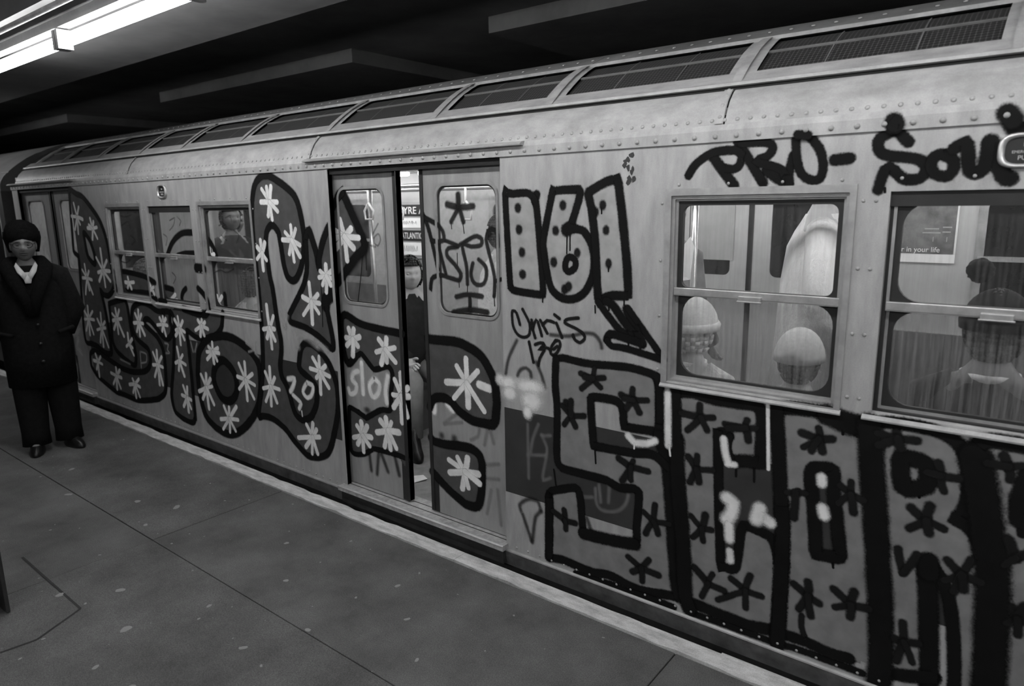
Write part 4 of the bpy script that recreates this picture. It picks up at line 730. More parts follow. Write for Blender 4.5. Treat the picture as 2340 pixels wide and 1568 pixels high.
# light edge strip of the platform, chipped along its inner line
strip_root = None
rnd = random.Random(3)
xx = -24.0; k = 0
e0 = MB(); e0.box(-24, 8, EDGE_Y - 0.10, EDGE_Y, PZ - 1.2, PZ - 0.03)
trim = structure(build(e0, 'trim_1', 'joint_dirt'), 'pale worn concrete edge strip of the platform')
while xx < 8:
    L_ = 2.4; n = 26; s = MB(); top = []; 
    inn = [STRIP_Y + rnd.uniform(-0.004, 0.009) + (0.012 if rnd.random() < 0.08 else 0) for _ in range(n + 1)]
    outl = [EDGE_Y + rnd.uniform(-0.003, 0.002) - (0.010 if rnd.random() < 0.07 else 0) for _ in range(n + 1)]
    if k:
        inn[0], outl[0] = pi, po
    for q in range(n):
        x0 = xx + L_*q/n + (0.002 if q == 0 else 0); x1 = xx + L_*(q+1)/n
        s.quad((x0, inn[q], PZ+0.003), (x1, inn[q+1], PZ+0.003), (x1, outl[q+1], PZ+0.002), (x0, outl[q], PZ+0.002))
        s.quad((x0, outl[q], PZ+0.002), (x1, outl[q+1], PZ+0.002), (x1, outl[q+1]-0.004, PZ-0.03), (x0, outl[q]-0.004, PZ-0.03))
        s.quad((x0, inn[q], PZ+0.003), (x0, inn[q], PZ-0.02), (x1, inn[q+1], PZ-0.02), (x1, inn[q+1], PZ+0.003))
    pi, po = inn[-1], outl[-1]
    build(s, 'edge_strip', 'concrete_edge', trim); xx += L_; k += 1
# splintered wooden rubbing board at the near end of the gap
s = MB(); s.box(-0.95, 1.6, EDGE_Y + 0.002, EDGE_Y + 0.028, PZ - 0.10, PZ - 0.012)
build(s, 'rubbing_board', 'concrete_edge', trim)
# trodden-in chewing gum and specks on the floor
gum = []
for v in range(3):
    s = MB(); n = 9; c = len(s.v); s.v.append((0, 0, 0.0012))
    r = random.Random(v)
    for q in range(n):
        a = 2*math.pi*q/n; rr = r.uniform(0.7, 1.15); s.v.append((rr*math.cos(a), rr*0.75*math.sin(a), 0.0))
    for q in range(n): s.f.append((0, 1+q, 1+(q+1) % n))
    me = s.mesh('gum'); me.materials.append(MATS['gum']); gum.append(me)
spots = [(-3.55, -1.42, .03), (-3.18, -1.55, .035), (-2.62, -1.30, .022), (-2.5, -1.05, .02), (-3.75, -1.62, .03), (-2.05, -1.27, .026), (-1.62, -1.02, .026), (-4.6, -.87, .03), (-4.3, -.76, .035), (-4.2, -1.0, .022),
         (-2.95, -.86, .02), (-2.2, -.72, .018), (-2.45, -.55, .02), (-3.3, -.62, .02), (-1.5, -1.25, .022), (-1.75, -1.45, .03), (-2.3, -1.62, .022), (-5.1, -1.1, .03), (-5.6, -.9, .03), (-1.2, -.8, .018), (-2.75, -1.72, .028), (-3.05, -1.22, .018), (-2.35, -1.42, .018), (-1.95, -.9, .015), (-3.0, -1.75, .02)]
r = random.Random(11)
for q in range(130): spots.append((r.uniform(-6.5, -0.6), r.uniform(-2.0, -0.25), r.choice((.004, .006, .008, .011))))
for q, (x, y, rr) in enumerate(spots):
    o = link('gum_spot', gum[q % 3], None, floor, Vector((x, y, PZ + 0.0018))); o.scale = (rr*.85, rr*.85, 1); o.rotation_euler.z = r.uniform(0, 6)
# trackbed, far tunnel wall, ceiling
s = MB(); s.box(-24, 8, EDGE_Y, 7.0, PZ - 1.4, PZ - 1.2); structure(build(s, 'floor', 'tunnel_black'))
s = MB(); s.box(-24, 8, 6.8, 7.0, PZ - 1.2, 3.4); structure(build(s, 'wall_back', 'tunnel_black'))
s = MB(); s.box(-24, 8, -6.2, -6.0, PZ - 1.2, 3.4); structure(build(s, 'wall_front', 'ceiling_paint'))
s = MB(); s.box(-24, 8, -6.2, 7.0, 3.25, 3.45); ceiling = structure(build(s, 'ceiling', 'soot'))
for a, b in ((-3.63, 8.0), (-8.9, -5.25), (-16.5, -11.78)):
    s = MB(); s.box(a, b, 1.68, 6.8, 3.13, 3.249); build(s, 'soffit_panel', 'tunnel_black' if a < -90 else 'soot', ceiling)
# transverse beams over the platform side
for x in (-9.2, 4.4):
    s = MB(); s.box(x - 0.22, x + 0.22, -6.0, -1.07, 2.99, 3.249); build(s, 'ceiling_beam', 'soot', ceiling)
s = MB(); s.box(-24, 8, -1.06, 0.02, 2.97, 3.249); build(s, 'ceiling_beam', 'ceiling_paint', ceiling)
# fluorescent fixtures along the platform ceiling
TY, TZ = -0.93, 2.80
def fixture(x0, ntube, label, TY=-0.93):
    L_ = 1.52; x1 = x0 + ntube*L_
    e = empty('fluorescent_fixture', (x0, TY, 2.97 if TY > -2 else 3.25), label, 'light fixture', 'fluorescent fixtures over the platform edge')
    s = MB(); s.prism([(TY-0.03, TZ+0.07), (TY+0.03, TZ+0.07), (TY+0.03, TZ+0.12), (TY-0.03, TZ+0.12)], x0, x1); build(s, 'housing', 'fixture_metal', e)
    for q in range(ntube):
        a = x0 + q*L_ + 0.04; b = x0 + (q+1)*L_ - 0.04
        s = MB(); s.tube([(a, TY, TZ), (b, TY, TZ)], 0.034, 12); build(s, 'tube', 'tube_glow', e, True)  # radius swollen to take in the bloom around the lit tube
        s = MB(); s.box(a - 0.035, a - 0.002, TY-0.04, TY+0.04, TZ-0.045, TZ+0.06); build(s, 'socket', 'fixture_metal', e)
        s = MB(); s.box(b + 0.002, b + 0.035, TY-0.04, TY+0.04, TZ-0.045, TZ+0.06); build(s, 'socket', 'fixture_metal', e)
    s = MB(); s.tube([(x0, TY-0.16, TZ+0.10), (x1, TY-0.16, TZ+0.10)], 0.016, 10); build(s, 'conduit', 'concrete_edge', e, True)
    for x in (x0 + 0.2, x1 - 0.2):
        s = MB(); s.tube([(x, TY, TZ+0.12), (x, TY, 2.97 if TY > -2 else 3.25)], 0.012, 8); build(s, 'hanger', 'fixture_metal', e)
    return e
fixture(-6.17, 2, 'lit double fluorescent tube fixture hanging over the train, above the painted windows')
fixture(-12.2, 2, 'lit fluorescent tube fixture hanging further along the platform behind the man')
fixture(-2.85, 2, 'lit fluorescent tube fixture hanging over the windows with seated passengers')
fixture(0.4, 2, 'lit fluorescent tube fixture hanging past the round plate on the car')
for q in range(3):  # unseen second row, added to flatten the light on the car side
    fixture(-4.6 + 3.3*q, 2, ('fill light added behind the camera as a fluorescent fixture, facing the half-open door', 'fill light added behind the camera as a fluorescent fixture, facing the passenger windows', 'fill light added behind the camera as a fluorescent fixture, facing the far door')[q], -4.1)
# steel columns on the platform
def column(x, y, label):
    e = empty('steel_column', (x, y, PZ), label, 'column')
    h = 0.11
    for y0_, y1_ in ((y-h, y-h+0.018), (y+h-0.018, y+h)):
        s = MB(); s.box(x-h, x+h, y0_, y1_, PZ+0.003, 3.249); bevel(build(s, 'flange', 'column_paint', e), 0.003)
    s = MB(); s.box(x-0.01, x+0.01, y-h+0.018, y+h-0.018, PZ+0.003, 3.249); build(s, 'web', 'column_paint', e)
column(-3.88, -1.935, 'dark painted steel column standing on the platform floor across from the door')
column(-8.6, -1.935, 'dark painted steel column on the platform further along behind the man')

# ================================================================== THE SUBWAY CAR
X0, X1 = -8.97, 3.27
BASE = Vector((-2.85, 1.28, PZ - 1.2))
car = empty('subway_car', BASE, 'grey riveted subway car covered in spray-painted letters and stars, stopped at the platform', 'subway car')
DOORS = [(-8.80, -7.42), (-3.515, -2.18), (1.72, 3.10)]
WINS = [(-6.67, -6.02), (-5.895, -5.20), (-5.07, -4.39), (-1.275, -0.60), (-0.474, 0.20), (0.33, 0.98)]
FRAMED = {2, 3, 5, 0}
WZ0, WZ1, WZM = 1.085, 1.870, 1.48
DZ0, DZ1 = 0.05, 2.065
SEAM = 2.07
THK = 0.03
def is_open(x, z):
    for a, b in DOORS:
        if a < x < b and z > DZ0: return True
    for a, b in WINS:
        if a < x < b and WZ0 < z < WZ1: return True
    return False
def side_sheet():
    s = MB(); xsx = sorted({X0, X1, *[v for d in DOORS for v in d], *[v for d in WINS for v in d]}); zs = [0.02, DZ0, WZ0, WZ1, SEAM]
    op = lambda i, j: (i < 0 or j < 0 or i >= len(xsx)-1 or j >= len(zs)-1) or is_open((xsx[i]+xsx[i+1])/2, (zs[j]+zs[j+1])/2)
    for i in range(len(xsx)-1):
        for j in range(len(zs)-1):
            if op(i, j): continue
            a, b, c, d = xsx[i], xsx[i+1], zs[j], zs[j+1]
            s.quad((a,0,c),(b,0,c),(b,0,d),(a,0,d)); s.quad((a,THK,c),(a,THK,d),(b,THK,d),(b,THK,c))
            if op(i-1, j): s.quad((a,0,c),(a,0,d),(a,THK,d),(a,THK,c))
            if op(i+1, j): s.quad((b,0,c),(b,THK,c),(b,THK,d),(b,0,d))
            if op(i, j-1): s.quad((a,0,c),(a,THK,c),(b,THK,c),(b,0,c))
            if op(i, j+1): s.quad((a,0,d),(b,0,d),(b,THK,d),(a,THK,d))
    me = bpy.data.meshes.new('side_sheet'); me.from_pydata(s.v, [], s.f)
    bm = bmesh.new(); bm.from_mesh(me); bmesh.ops.remove_doubles(bm, verts=bm.verts, dist=1e-5); bm.to_mesh(me); bm.free()
    return link('side_sheet', me, 'car_side', car)
side_sheet()
# dark livery band, broken at the doors
prev = X0
for a, b in DOORS + [(X1, X1)]:
    if a - prev > 0.05:
        s = MB(); s.quad((prev+0.002, -0.0003, 0.35), (a-0.002, -0.0003, 0.35), (a-0.002, -0.0003, 0.815), (prev+0.002, -0.0003, 0.815)); build(s, 'livery_band', 'stripe_paint', car)
    prev = b
# door posts: a slim bright edge beside each opening
for a, b in DOORS:
    s = MB(); s.box(a-0.022, a, -0.004, THK, DZ0, DZ1); build(s, 'door_post', 'car_side', car)
# letterboard strip with its tilted face
s = MB(); s.prism([(0.0, SEAM), (-0.009, SEAM), (-0.010, 2.112), (0.002, 2.135), (0.03, 2.135), (0.03, SEAM)], X0, X1); build(s, 'letterboard_strip', 'car_side', car)
for a, b in DOORS:      # rain hood over each door
    s = MB(); s.prism([(-0.008, 2.114), (-0.034, 2.116), (-0.036, 2.123), (-0.022, 2.132), (0.004, 2.137)], a-0.2, b+0.15); bevel(build(s, 'rain_hood', 'car_roof', car), 0.002)
    s = MB(); s.box(a, b, 0.012, 0.04, 2.036, SEAM); build(s, 'door_header', 'gutter_black', car)
# roof: shoulder panels, gutter, vent band, crown
SH = [(0.002, 2.135), (0.020, 2.180), (0.046, 2.225), (0.082, 2.262), (0.100, 2.272)]
joints = [X0+0.12, -6.17, -3.68, -1.07, 1.4, X1-0.12]
for i in range(len(joints)-1):
    a, b = joints[i]+0.003, joints[i+1]-0.003
    s = MB(); s.prism(SH, a, b, closed=False); build(s, 'shoulder_panel', 'car_roof', car, True)
    s = MB(); o = 0.0015
    s.prism([(y-0.004, z+0.003) for y, z in SH], b-0.035, b-0.001, closed=False); build(s, 'seam_lap', 'car_roof', car, True)
s = MB(); s.prism([(0.006, 2.13), (0.11, 2.265), (0.2, 2.265), (0.2, 2.13)], X0+0.1, X1-0.1); build(s, 'shoulder_backing', 'gutter_black', car)
s = MB(); s.prism([(0.095, 2.268), (0.135, 2.268), (0.135, 2.285), (0.118, 2.288)], X0+0.12, X1-0.12); build(s, 'gutter', 'gutter_black', car)
VB = [(0.108, 2.288), (0.150, 2.325), (0.20, 2.366), (0.30, 2.437), (0.40, 2.492), (0.452, 2.512)]
def vb(t):      # point on the vent band, t = 0 bottom, 1 top
    k = t*(len(VB)-1); i = min(int(k), len(VB)-2); f = k-i
    return (VB[i][0]*(1-f)+VB[i+1][0]*f, VB[i][1]*(1-f)+VB[i+1][1]*f)
divs = [-8.62, -7.88, -7.03, -6.19, -5.48, -4.63, -3.64, -2.73, -1.97, -1.07, -0.17, 0.72, 1.6, 2.4, 3.05]
s = MB(); s.prism([(0.108, 2.286), (0.108, 2.30), vb(0.30), (vb(0.30)[0]+0.01, vb(0.3)[1]-0.01), (0.2, 2.286)], X0+0.12, X1-0.12); build(s, 'vent_sill', 'car_roof', car)
s = MB(); s.prism([(0.108, 2.284), (0.096, 2.288), (0.100, 2.300), (0.112, 2.304)], X0+0.12, X1-0.12); build(s, 'gutter_lip', 'car_roof', car)
s = MB(); s.prism([vb(0.96), (vb(1)[0]-0.006, vb(1)[1]+0.012), (vb(1)[0]+0.03, vb(1)[1]+0.016), (vb(1)[0]+0.03, vb(0.96)[1])], X0+0.35, X1-0.35); build(s, 'vent_top_rail', 'bright_metal', car)
for i in range(len(divs)-1):
    a, b = divs[i], divs[i+1]
    pts = [vb(0.30+0.66*q/6) for q in range(7)]
    s = MB(); s.prism([(y+0.012, z-0.010) for y, z in pts], a+0.05, b-0.05, closed=False); g = build(s, 'vent_grille', 'vent_mesh', car)
    m = vb(0.62)
    s = MB(); s.prism([(m[0]+0.001, m[1]-0.006), (m[0]+0.007, m[1]-0.001), (m[0]+0.013, m[1]-0.006), (m[0]+0.006, m[1]-0.012)], a+0.05, b-0.05); build(s, 'grille_bar', 'grille_steel', g)
    for xq in ((a*2+b)/3, (a+2*b)/3):
        s = MB(); s.prism([(y+0.009, z-0.007) for y, z in pts], xq-0.0025, xq+0.0025, closed=False); build(s, 'grille_rib', 'grille_steel', g)
for i, x in enumerate(divs):
    s = MB(); pts = [vb(0.0+q/8) for q in range(9)]
    s.prism(pts, x-0.055, x+0.055, closed=False); s.prism([(y-0.006, z+0.008) for y, z in pts], x-0.02, x+0.02, closed=False); build(s, 'vent_divider', 'car_roof', car, False)
CR = [(0.452, 2.512), (0.52, 2.545), (0.62, 2.585), (0.74, 2.62), (0.95, 2.65), (1.28, 2.665)]
CRF = CR + [(2.56 - y, z) for y, z in CR[-2::-1]] + [(2.56 - y, z) for y, z in VB[-2::-1]] + [(2.56 - y, z) for y, z in SH[::-1]]
for i in range(len(divs)-1):
    if i % 2 == 0:
        a = divs[i] if i else X0+0.12; b = divs[min(i+2, len(divs)-1)] if i+2 < len(divs)-1 else X1-0.12
        s = MB(); s.prism(CRF, a+0.002, b-0.002, closed=False); build(s, 'roof_crown', 'roof_crown', car, True)
# rounded ends of the roof and end walls
def roof_end(x, d):
    prof = SH + [vb(q/5) for q in range(1, 6)] + CR[1:] ; prof = prof + [(2.56-y, z) for y, z in prof[-2::-1]]
    s = MB(); n = 7; k = len(prof)
    for q in range(n):
        t = q/(n-1); sc = math.cos(t*math.pi/2); xo = x + d*(0.12 - 0.75*(1-0.0)*0) * 0 
        for y, z in prof:
            s.v.append((x + d*0.32*math.sin(t*math.pi/2)*(0.35+0.65*min(1, (z-2.13)/0.4)) - d*0.0, 1.28 + (y-1.28)*(1-0.04*t), 2.11 + (z-2.11)*(1-0.55*t*t)))
    for q in range(n-1):
        for j in range(k-1): s.f.append((q*k+j, q*k+j+1, (q+1)*k+j+1, (q+1)*k+j))
    s.f.append(tuple((n-1)*k+j for j in range(k)))
    return build(s, 'roof_end', 'car_roof', car, True)
roof_end(X0+0.12, -0.3); roof_end(X1-0.12, 0.3)
for x in (X0, X1-0.03):
    s = MB(); s.box(x, x+0.03, 0.03, 2.53, 0.0, 2.13); build(s, 'end_wall', 'car_side', car)
s = MB(); s.box(X0+0.031, X0+0.05, 0.95, 1.61, 0.06, 1.98); ed = build(s, 'end_door', 'inner_panel', car)
s = MB(); s.box(X0+0.05, X0+0.056, 1.05, 1.51, 1.15, 1.85); build(s, 'end_door_pane', 'dark_glass', ed)
# skirt and underframe
s = MB(); s.prism([(-0.012, 0.014), (-0.004, 0.021), (0.03, 0.022), (0.06, -0.10), (0.004, -0.075)], X0, X1); build(s, 'skirt', 'skirt_paint', car)
s = MB(); s.prism([(-0.013, 0.012), (-0.005, 0.0225), (0.0, 0.0225), (0.0, 0.012)], X0, X1); build(s, 'skirt_edge', 'frame_metal', car)
s = MB(); s.box(X0+0.1, X1-0.1, 0.07, 2.49, -0.9, -0.02); build(s, 'underframe', 'underbody', car)
for a, b in DOORS:
    s = MB(); s.prism([(-0.048, 0.020), (-0.048, 0.046), (-0.040, 0.052), (0.14, 0.052), (0.14, 0.020)], a-0.045, b+0.012); t = bevel(build(s, 'door_sill', 'tread_plate', car), 0.003)
    s = MB(); s.prism([(-0.050, 0.044), (-0.050, 0.049), (-0.041, 0.0545), (-0.036, 0.053)], a-0.045, b+0.012); build(s, 'sill_nosing', 'frame_metal', t)
    s = MB(); s.box(a-0.03, b, -0.03, 0.03, -0.06, 0.02); build(s, 'sill_bracket', 'underbody', t)
    for q in range(2):
        s = MB(); s.box(a, b, 0.02+0.055*q, 0.024+0.055*q, 0.0521, 0.0545); build(s, 'sill_groove', 'underbody', t)
# ------------------------------------------------------------------ doors
def leaf(x0, x1, wx0, wx1, edge, dirty='glass_door', window_z=(1.255, 1.958)):
    """sliding leaf; edge = +1 when its meeting edge is at x1, -1 at x0"""
    y0, y1 = 0.05, 0.085; z0, z1 = window_z
    s = MB(); s.ring_plate((x0, x1, 0.058, 2.055), (wx0, wx1, z0, z1), 0.07, y0, y1)
    lf = build(s, 'door_leaf', 'car_door', car)
    s = MB(); s.ring_plate((wx0+0.001, wx1-0.001, z0+0.001, z1-0.001), (wx0+0.016, wx1-0.016, z0+0.016, z1-0.016), 0.06, y0+0.004, y1-0.004)
    # rounded outer outline of the gasket bead
    s = MB(); k = 10; rr = []
    for rad, yy in ((0.072, y0-0.0045), (0.058, y0-0.0045), (0.056, y0+0.012)):
        o = {0.072: 0.004, 0.058: -0.012, 0.056: -0.014}[rad]; pts = []
        for cx, cz, a0 in ((wx1-0.07, z1-0.07, 0), (wx0+0.07, z1-0.07, 90), (wx0+0.07, z0+0.07, 180), (wx1-0.07, z0+0.07, 270)):
            for j in range(k+1):
                a = math.radians(a0+90*j/k); pts.append((cx+(0.07+o)*math.cos(a), yy, cz+(0.07+o)*math.sin(a)))
        rr.append(len(s.v)); s.v += pts
    m = 4*(k+1)
    for a, b in zip(rr, rr[1:]):
        for j in range(m): s.f.append((a+j, a+(j+1) % m, b+(j+1) % m, b+j))
    build(s, 'window_bead', 'frame_metal', lf)
    s = MB(); s.ring_plate((wx0-0.0, wx1+0.0, z0, z1), (wx0+0.02, wx1-0.02, z0+0.02, z1-0.02), 0.055, y0+0.0035, y0+0.012); build(s, 'gasket', 'rubber_and_shade', lf)
    s = MB(); s.box(wx0, wx1, y0+0.006, y0+0.010, z0, z1); build(s, 'pane', dirty, lf)
    xe = x1 if edge > 0 else x0
    s = MB(); s.box(min(xe, xe+edge*-0.024), max(xe, xe-edge*0.024), y0-0.006, y1+0.002, 0.062, 2.05); build(s, 'rubber_edge', 'rubber_and_shade', lf)
    s = MB(); a, b = min(xe-edge*0.0, xe-edge*0.062), max(xe-edge*0.0, xe-edge*0.062)
    s.quad((a, y0-0.001, 0.06), (b, y0-0.001, 0.06), (b, y0-0.001, 0.40 if edge > 0 else 0.36), (a, y0-0.001, 0.37)); build(s, 'kick_strip', 'rubber_and_shade', lf)
    return lf
leaf(-3.60, -2.975, -3.50, -3.083, 1); leaf(-2.785, -2.12, -2.673, -2.237, -1)
leaf(-8.86, -8.06, -8.72, -8.26, 1); leaf(-8.0, -7.35, -7.86, -7.44, -1)
leaf(1.66, 2.40, 1.83, 2.24, 1); leaf(2.42, 3.16, 2.58, 2.99, -1)
# ------------------------------------------------------------------ windows
def window(i, a, b):
    z0, z1 = WZ0, WZ1
    s = MB()
    if i in FRAMED:
        s.ring_plate((a-0.026, b+0.022, z0-0.022, z1+0.028), (a, b, z0, z1), 0.003, -0.006, 0.002)
    if i in FRAMED: s.ring_plate((a, b, z0, z1), (a+0.012, b-0.012, z0+0.014, z1-0.014), 0.003, 0.006, 0.09)
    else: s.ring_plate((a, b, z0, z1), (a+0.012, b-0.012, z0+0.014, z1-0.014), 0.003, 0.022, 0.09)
    f = build(s, 'window_frame', 'frame_metal' if i in FRAMED else 'rubber_and_shade', car)  # unframed openings: black ring paints the shadow gap beside the post
    if i not in FRAMED:
        s = MB(); s.box(a, b, 0.012, 0.04, z1-0.05, z1); build(s, 'header_shade', 'rubber_and_shade', f)  # dark strip standing in for the shadow at the recess top
    s = MB(); s.prism([(-0.014, z0-0.022), (-0.015, z0-0.016), (-0.004, z0-0.004), (0.01, z0-0.002), (0.01, z0-0.022)], a-0.028, b+0.026); s.prism([(-0.002, z0-0.003), (0.0, z0+0.004), (0.05, z0+0.012), (0.05, z0-0.003)], a, b); build(s, 'window_sill', 'car_side', f)
    # upper sash, outer
    s = MB(); s.ring_plate((a+0.012, b-0.012, WZM, z1-0.012), (a+0.040, b-0.040, WZM+0.015, z1-0.040), 0.03 if i != 4 else 0.075, 0.026, 0.046); u = build(s, 'upper_sash', 'rubber_and_shade', f)
    s = MB(); s.box(a+0.012, b-0.012, 0.016, 0.046, WZM-0.018, WZM+0.013); bevel(build(s, 'meeting_rail', 'bright_metal', f), 0.003)
    s = MB(); s.ring_plate((a+0.012, b-0.012, WZM-0.02, z1-0.012), (a+0.022, b-0.022, WZM+0.006, z1-0.022), 0.003, 0.018, 0.030); build(s, 'sash_frame', 'frame_metal', f)
    c = (a+b)/2; s = MB(); s.box(c-0.045, c+0.045, 0.002, 0.016, WZM-0.024, WZM-0.004); s.box(c-0.05, c+0.05, -0.002, 0.014, WZM-0.027, WZM-0.022); bevel(build(s, 'sash_latch', 'bright_metal', f), 0.002)
    s = MB(); s.box(a+0.03, b-0.03, 0.036, 0.040, WZM, z1-0.03); build(s, 'upper_pane', 'glass_clear', f)
    # lower sash, inner
    s = MB(); s.ring_plate((a+0.012, b-0.012, z0+0.014, WZM-0.005), (a+0.036, b-0.036, z0+0.034, WZM-0.022), 0.075, 0.048, 0.064); build(s, 'lower_sash', 'rubber_and_shade', f)
    s = MB(); s.ring_plate((a+0.012, b-0.012, z0+0.012, WZM-0.005), (a+0.022, b-0.022, z0+0.024, WZM-0.010), 0.003, 0.042, 0.050); build(s, 'sash_frame', 'frame_metal', f)
    s = MB(); s.box(a+0.03, b-0.03, 0.056, 0.060, z0+0.02, WZM-0.01); build(s, 'lower_pane', 'glass_dirty', f)
for i, (a, b) in enumerate(WINS): window(i, a, b)
# ------------------------------------------------------------------ round plates above the middle windows
def plate(x, z):
    s = MB(); k = 32; rr = []
    prof = [(0.075, 0.0), (0.073, -0.012), (0.066, -0.017), (0.058, -0.012), (0.055, -0.004)]
    def pt(r, a):       # round with flattened bottom half, as wide as tall
        q = 0.62; c, sn = math.cos(a), math.sin(a)
        return (x + r*math.copysign(abs(c)**q, c)*0.98, z + r*math.copysign(abs(sn)**q, sn)*0.72)
    for r, y in prof:
        rr.append(len(s.v)); s.v += [(pt(r, 2*math.pi*j/k)[0], y, pt(r, 2*math.pi*j/k)[1]) for j in range(k)]
    for a, b in zip(rr, rr[1:]):
        for j in range(k): s.f.append((a+j, a+(j+1) % k, b+(j+1) % k, b+j))
    o = build(s, 'emergency_plate', 'bright_metal', car, True)
    s = MB(); s.v = [(pt(0.0565, 2*math.pi*j/k)[0], -0.004, pt(0.0565, 2*math.pi*j/k)[1]) for j in range(k)]; s.f = [tuple(range(k))]; build(s, 'plate_face', 'sign_black', o)
    for q, t in enumerate(('IN', 'EMERGENCY', 'PULL')):
        me = text_mesh(t, 0.019 if q != 1 else 0.012, 'concrete_edge'); l = link('plate_lettering', me, None, o, Vector((x - (0.009, 0.036, 0.02)[q], -0.0045, z + 0.012 - 0.02*q))); l.rotation_euler = (math.pi/2, 0, 0)
plate(-0.115, 1.985); plate(-5.60, 1.982)
# ------------------------------------------------------------------ rivets
def dome(r, h, seg=8):
    s = MB(); rows = [(1.0, 0.0), (0.86, 0.5), (0.5, 0.87)]
    for a, b in rows: s.v += [(r*a*math.cos(2*math.pi*k/seg), -h*b, r*a*math.sin(2*math.pi*k/seg)) for k in range(seg)]
    s.v.append((0, -h, 0)); t = len(s.v)-1
    for q in range(2):
        for k in range(seg): s.f.append((q*seg+k, q*seg+(k+1) % seg, (q+1)*seg+(k+1) % seg, (q+1)*seg+k))
    for k in range(seg): s.f.append((2*seg+k, 2*seg+(k+1) % seg, t))
    me = s.mesh('rivet', True); me.materials.append(MATS['rivet_steel']); return me
BIG, SMALL, FLAT = dome(0.0105, 0.0085), dome(0.007, 0.005), dome(0.0085, 0.004)
riv = []
def rv(x, y, z, me, tilt=0.0): riv.append((x, y, z, me, tilt))
x = X0 + 0.06
while x < X1: rv(x, -0.0095, 2.091, BIG); x += 0.084
x = X0 + 0.15
while x < X1 - 0.15: rv(x, 0.0075, 2.152, FLAT, 0.45); x += 0.05
prev = X0
for a, b in DOORS + [(X1, X1)]:
    x = prev + 0.07
    while x < a - 0.04: rv(x, 0.0, 0.045, SMALL); x += 0.076
    prev = b
for i, (a, b) in enumerate(WINS):
    for q in range(4): rv(a + 0.03 + (b-a-0.06)*q/3, 0.0, WZ1+0.043, SMALL)
    for xq in (a-0.043, b+0.043):
        for q in range(4): rv(xq, 0.0, WZ0 + 0.05 + 0.235*q, SMALL)
for jx in joints[1:-1]:
    for q in range(4):
        t = 0.15+0.25*q; k = t*(len(SH)-1); i = int(k); f = k-i; rv(jx-0.02, SH[i][0]*(1-f)+SH[i+1][0]*f-0.004, SH[i][1]*(1-f)+SH[i+1][1]*f+0.003, FLAT, 0.55)
x = X0 + 0.4
while x < X1 - 0.4: rv(x, 0.553, 2.5625, FLAT, 1.15); x += 0.09
C0 = cam.location
vis = lambda r: (-8.9 < r[0] < 0.35)
riv.sort(key=lambda r: ((0 if vis(r) else 1), ((Vector(r[:3])-C0).length) / (1.3 if r[3] is BIG else 1.0) + (3.0 if r[4] > 1 else 0)))
for xq, yq, zq, me, tl in riv[:300]:
    o = link('rivet', me, None, car, Vector((xq, yq, zq)) - BASE); o.rotation_euler.x = -tl
s = MB()
for xq, yq, zq, me, tl in riv[300:]:
    n = len(s.v); Rm = Matrix.Rotation(-tl, 3, 'X')
    s.v += [tuple(Rm @ v.co + Vector((xq, yq, zq))) for v in me.vertices]; s.f += [tuple(n+i for i in f.vertices) for f in me.polygons]
o = build(s, 'rivet_rows', 'rivet_steel', car, True); o['kind'] = 'stuff'
# rust scab under the strip and scratches
s = MB(); r = random.Random(5)
for q in range(10):
    cx, cz = -1.47 + r.uniform(-0.025, 0.025), 2.035 - 0.012*q + r.uniform(-0.01, 0.01); n = len(s.v); kk = 7
    s.v += [(cx + r.uniform(0.005, 0.016)*math.cos(2*math.pi*j/kk), -0.0006 - 0.0001*q, cz + r.uniform(0.006, 0.018)*math.sin(2*math.pi*j/kk)) for j in range(kk)]; s.f.append(tuple(n+j for j in range(kk)))
build(s, 'rust_scab', 'underbody', car)
# ------------------------------------------------------------------ inside the car
FY = 2.50
s = MB(); s.box(X0+0.03, X1-0.03, 0.14, 2.5, 0.0, 0.05); build(s, 'car_floor', 'inner_floor', car)
s = MB(); s.box(X0+0.03, X1-0.03, 0.04, 2.52, 2.17, 2.2); build(s, 'car_ceiling', 'inner_wall', car)
# inner lining of the near side
s = MB(); prevx = X0
for a, b in [(-8.86, -7.35), (-6.69, -6.0), (-5.915, -5.18), (-5.09, -4.37), (-3.6, -2.1), (-1.295, -0.58), (-0.494, 0.22), (0.31, 1.0), (1.66, 3.16), (X1, X1)]:
    if a > prevx: s.box(prevx, a, 0.092, 0.11, 0.05, 2.17)
    if b > a and b-a < 1: s.box(a, b, 0.092, 0.11, 0.05, WZ0-0.01); s.box(a, b, 0.092, 0.11, WZ1, 2.17)
    prevx = b
build(s, 'inner_lining', 'inner_panel', car)
# far side: wall with windows and doors
FDOORS = [(-8.8, -7.42), (-2.44, -1.21), (1.72, 3.1)]
FW = [(-6.75, -6.05), (-4.35, -3.65), (-0.42, 0.25), (0.42, 1.1)]
s = MB(); cuts = sorted(FDOORS + FW); prevx = X0+0.03
for a, b in cuts:
    s.box(prevx, a, FY, FY+0.05, 0.05, 2.17)
    if (a, b) in FW: s.box(a, b, FY, FY+0.05, 0.05, 1.0); s.box(a, b, FY, FY+0.05, 1.92, 2.17)
    else: s.box(a, b, FY, FY+0.05, 2.03, 2.17)
    prevx = b
s.box(prevx, X1-0.03, FY, FY+0.05, 0.05, 2.17); build(s, 'far_wall', 'inner_wall', car)
for a, b in FW:
    s = MB(); s.ring_plate((a, b, 1.0, 1.92), (a+0.05, b-0.05, 1.05, 1.86), 0.08, FY-0.01, FY+0.04); f = build(s, 'far_window_frame', 'frame_metal', car)
    s = MB(); s.box(a+0.03, b-0.03, FY+0.01, FY+0.015, 1.03, 1.88); build(s, 'far_pane', 'dark_glass', f)
    s = MB(); s.box(a+0.02, b-0.02, FY-0.02, FY+0.01, 1.455, 1.485); build(s, 'meeting_rail', 'bright_metal', f)
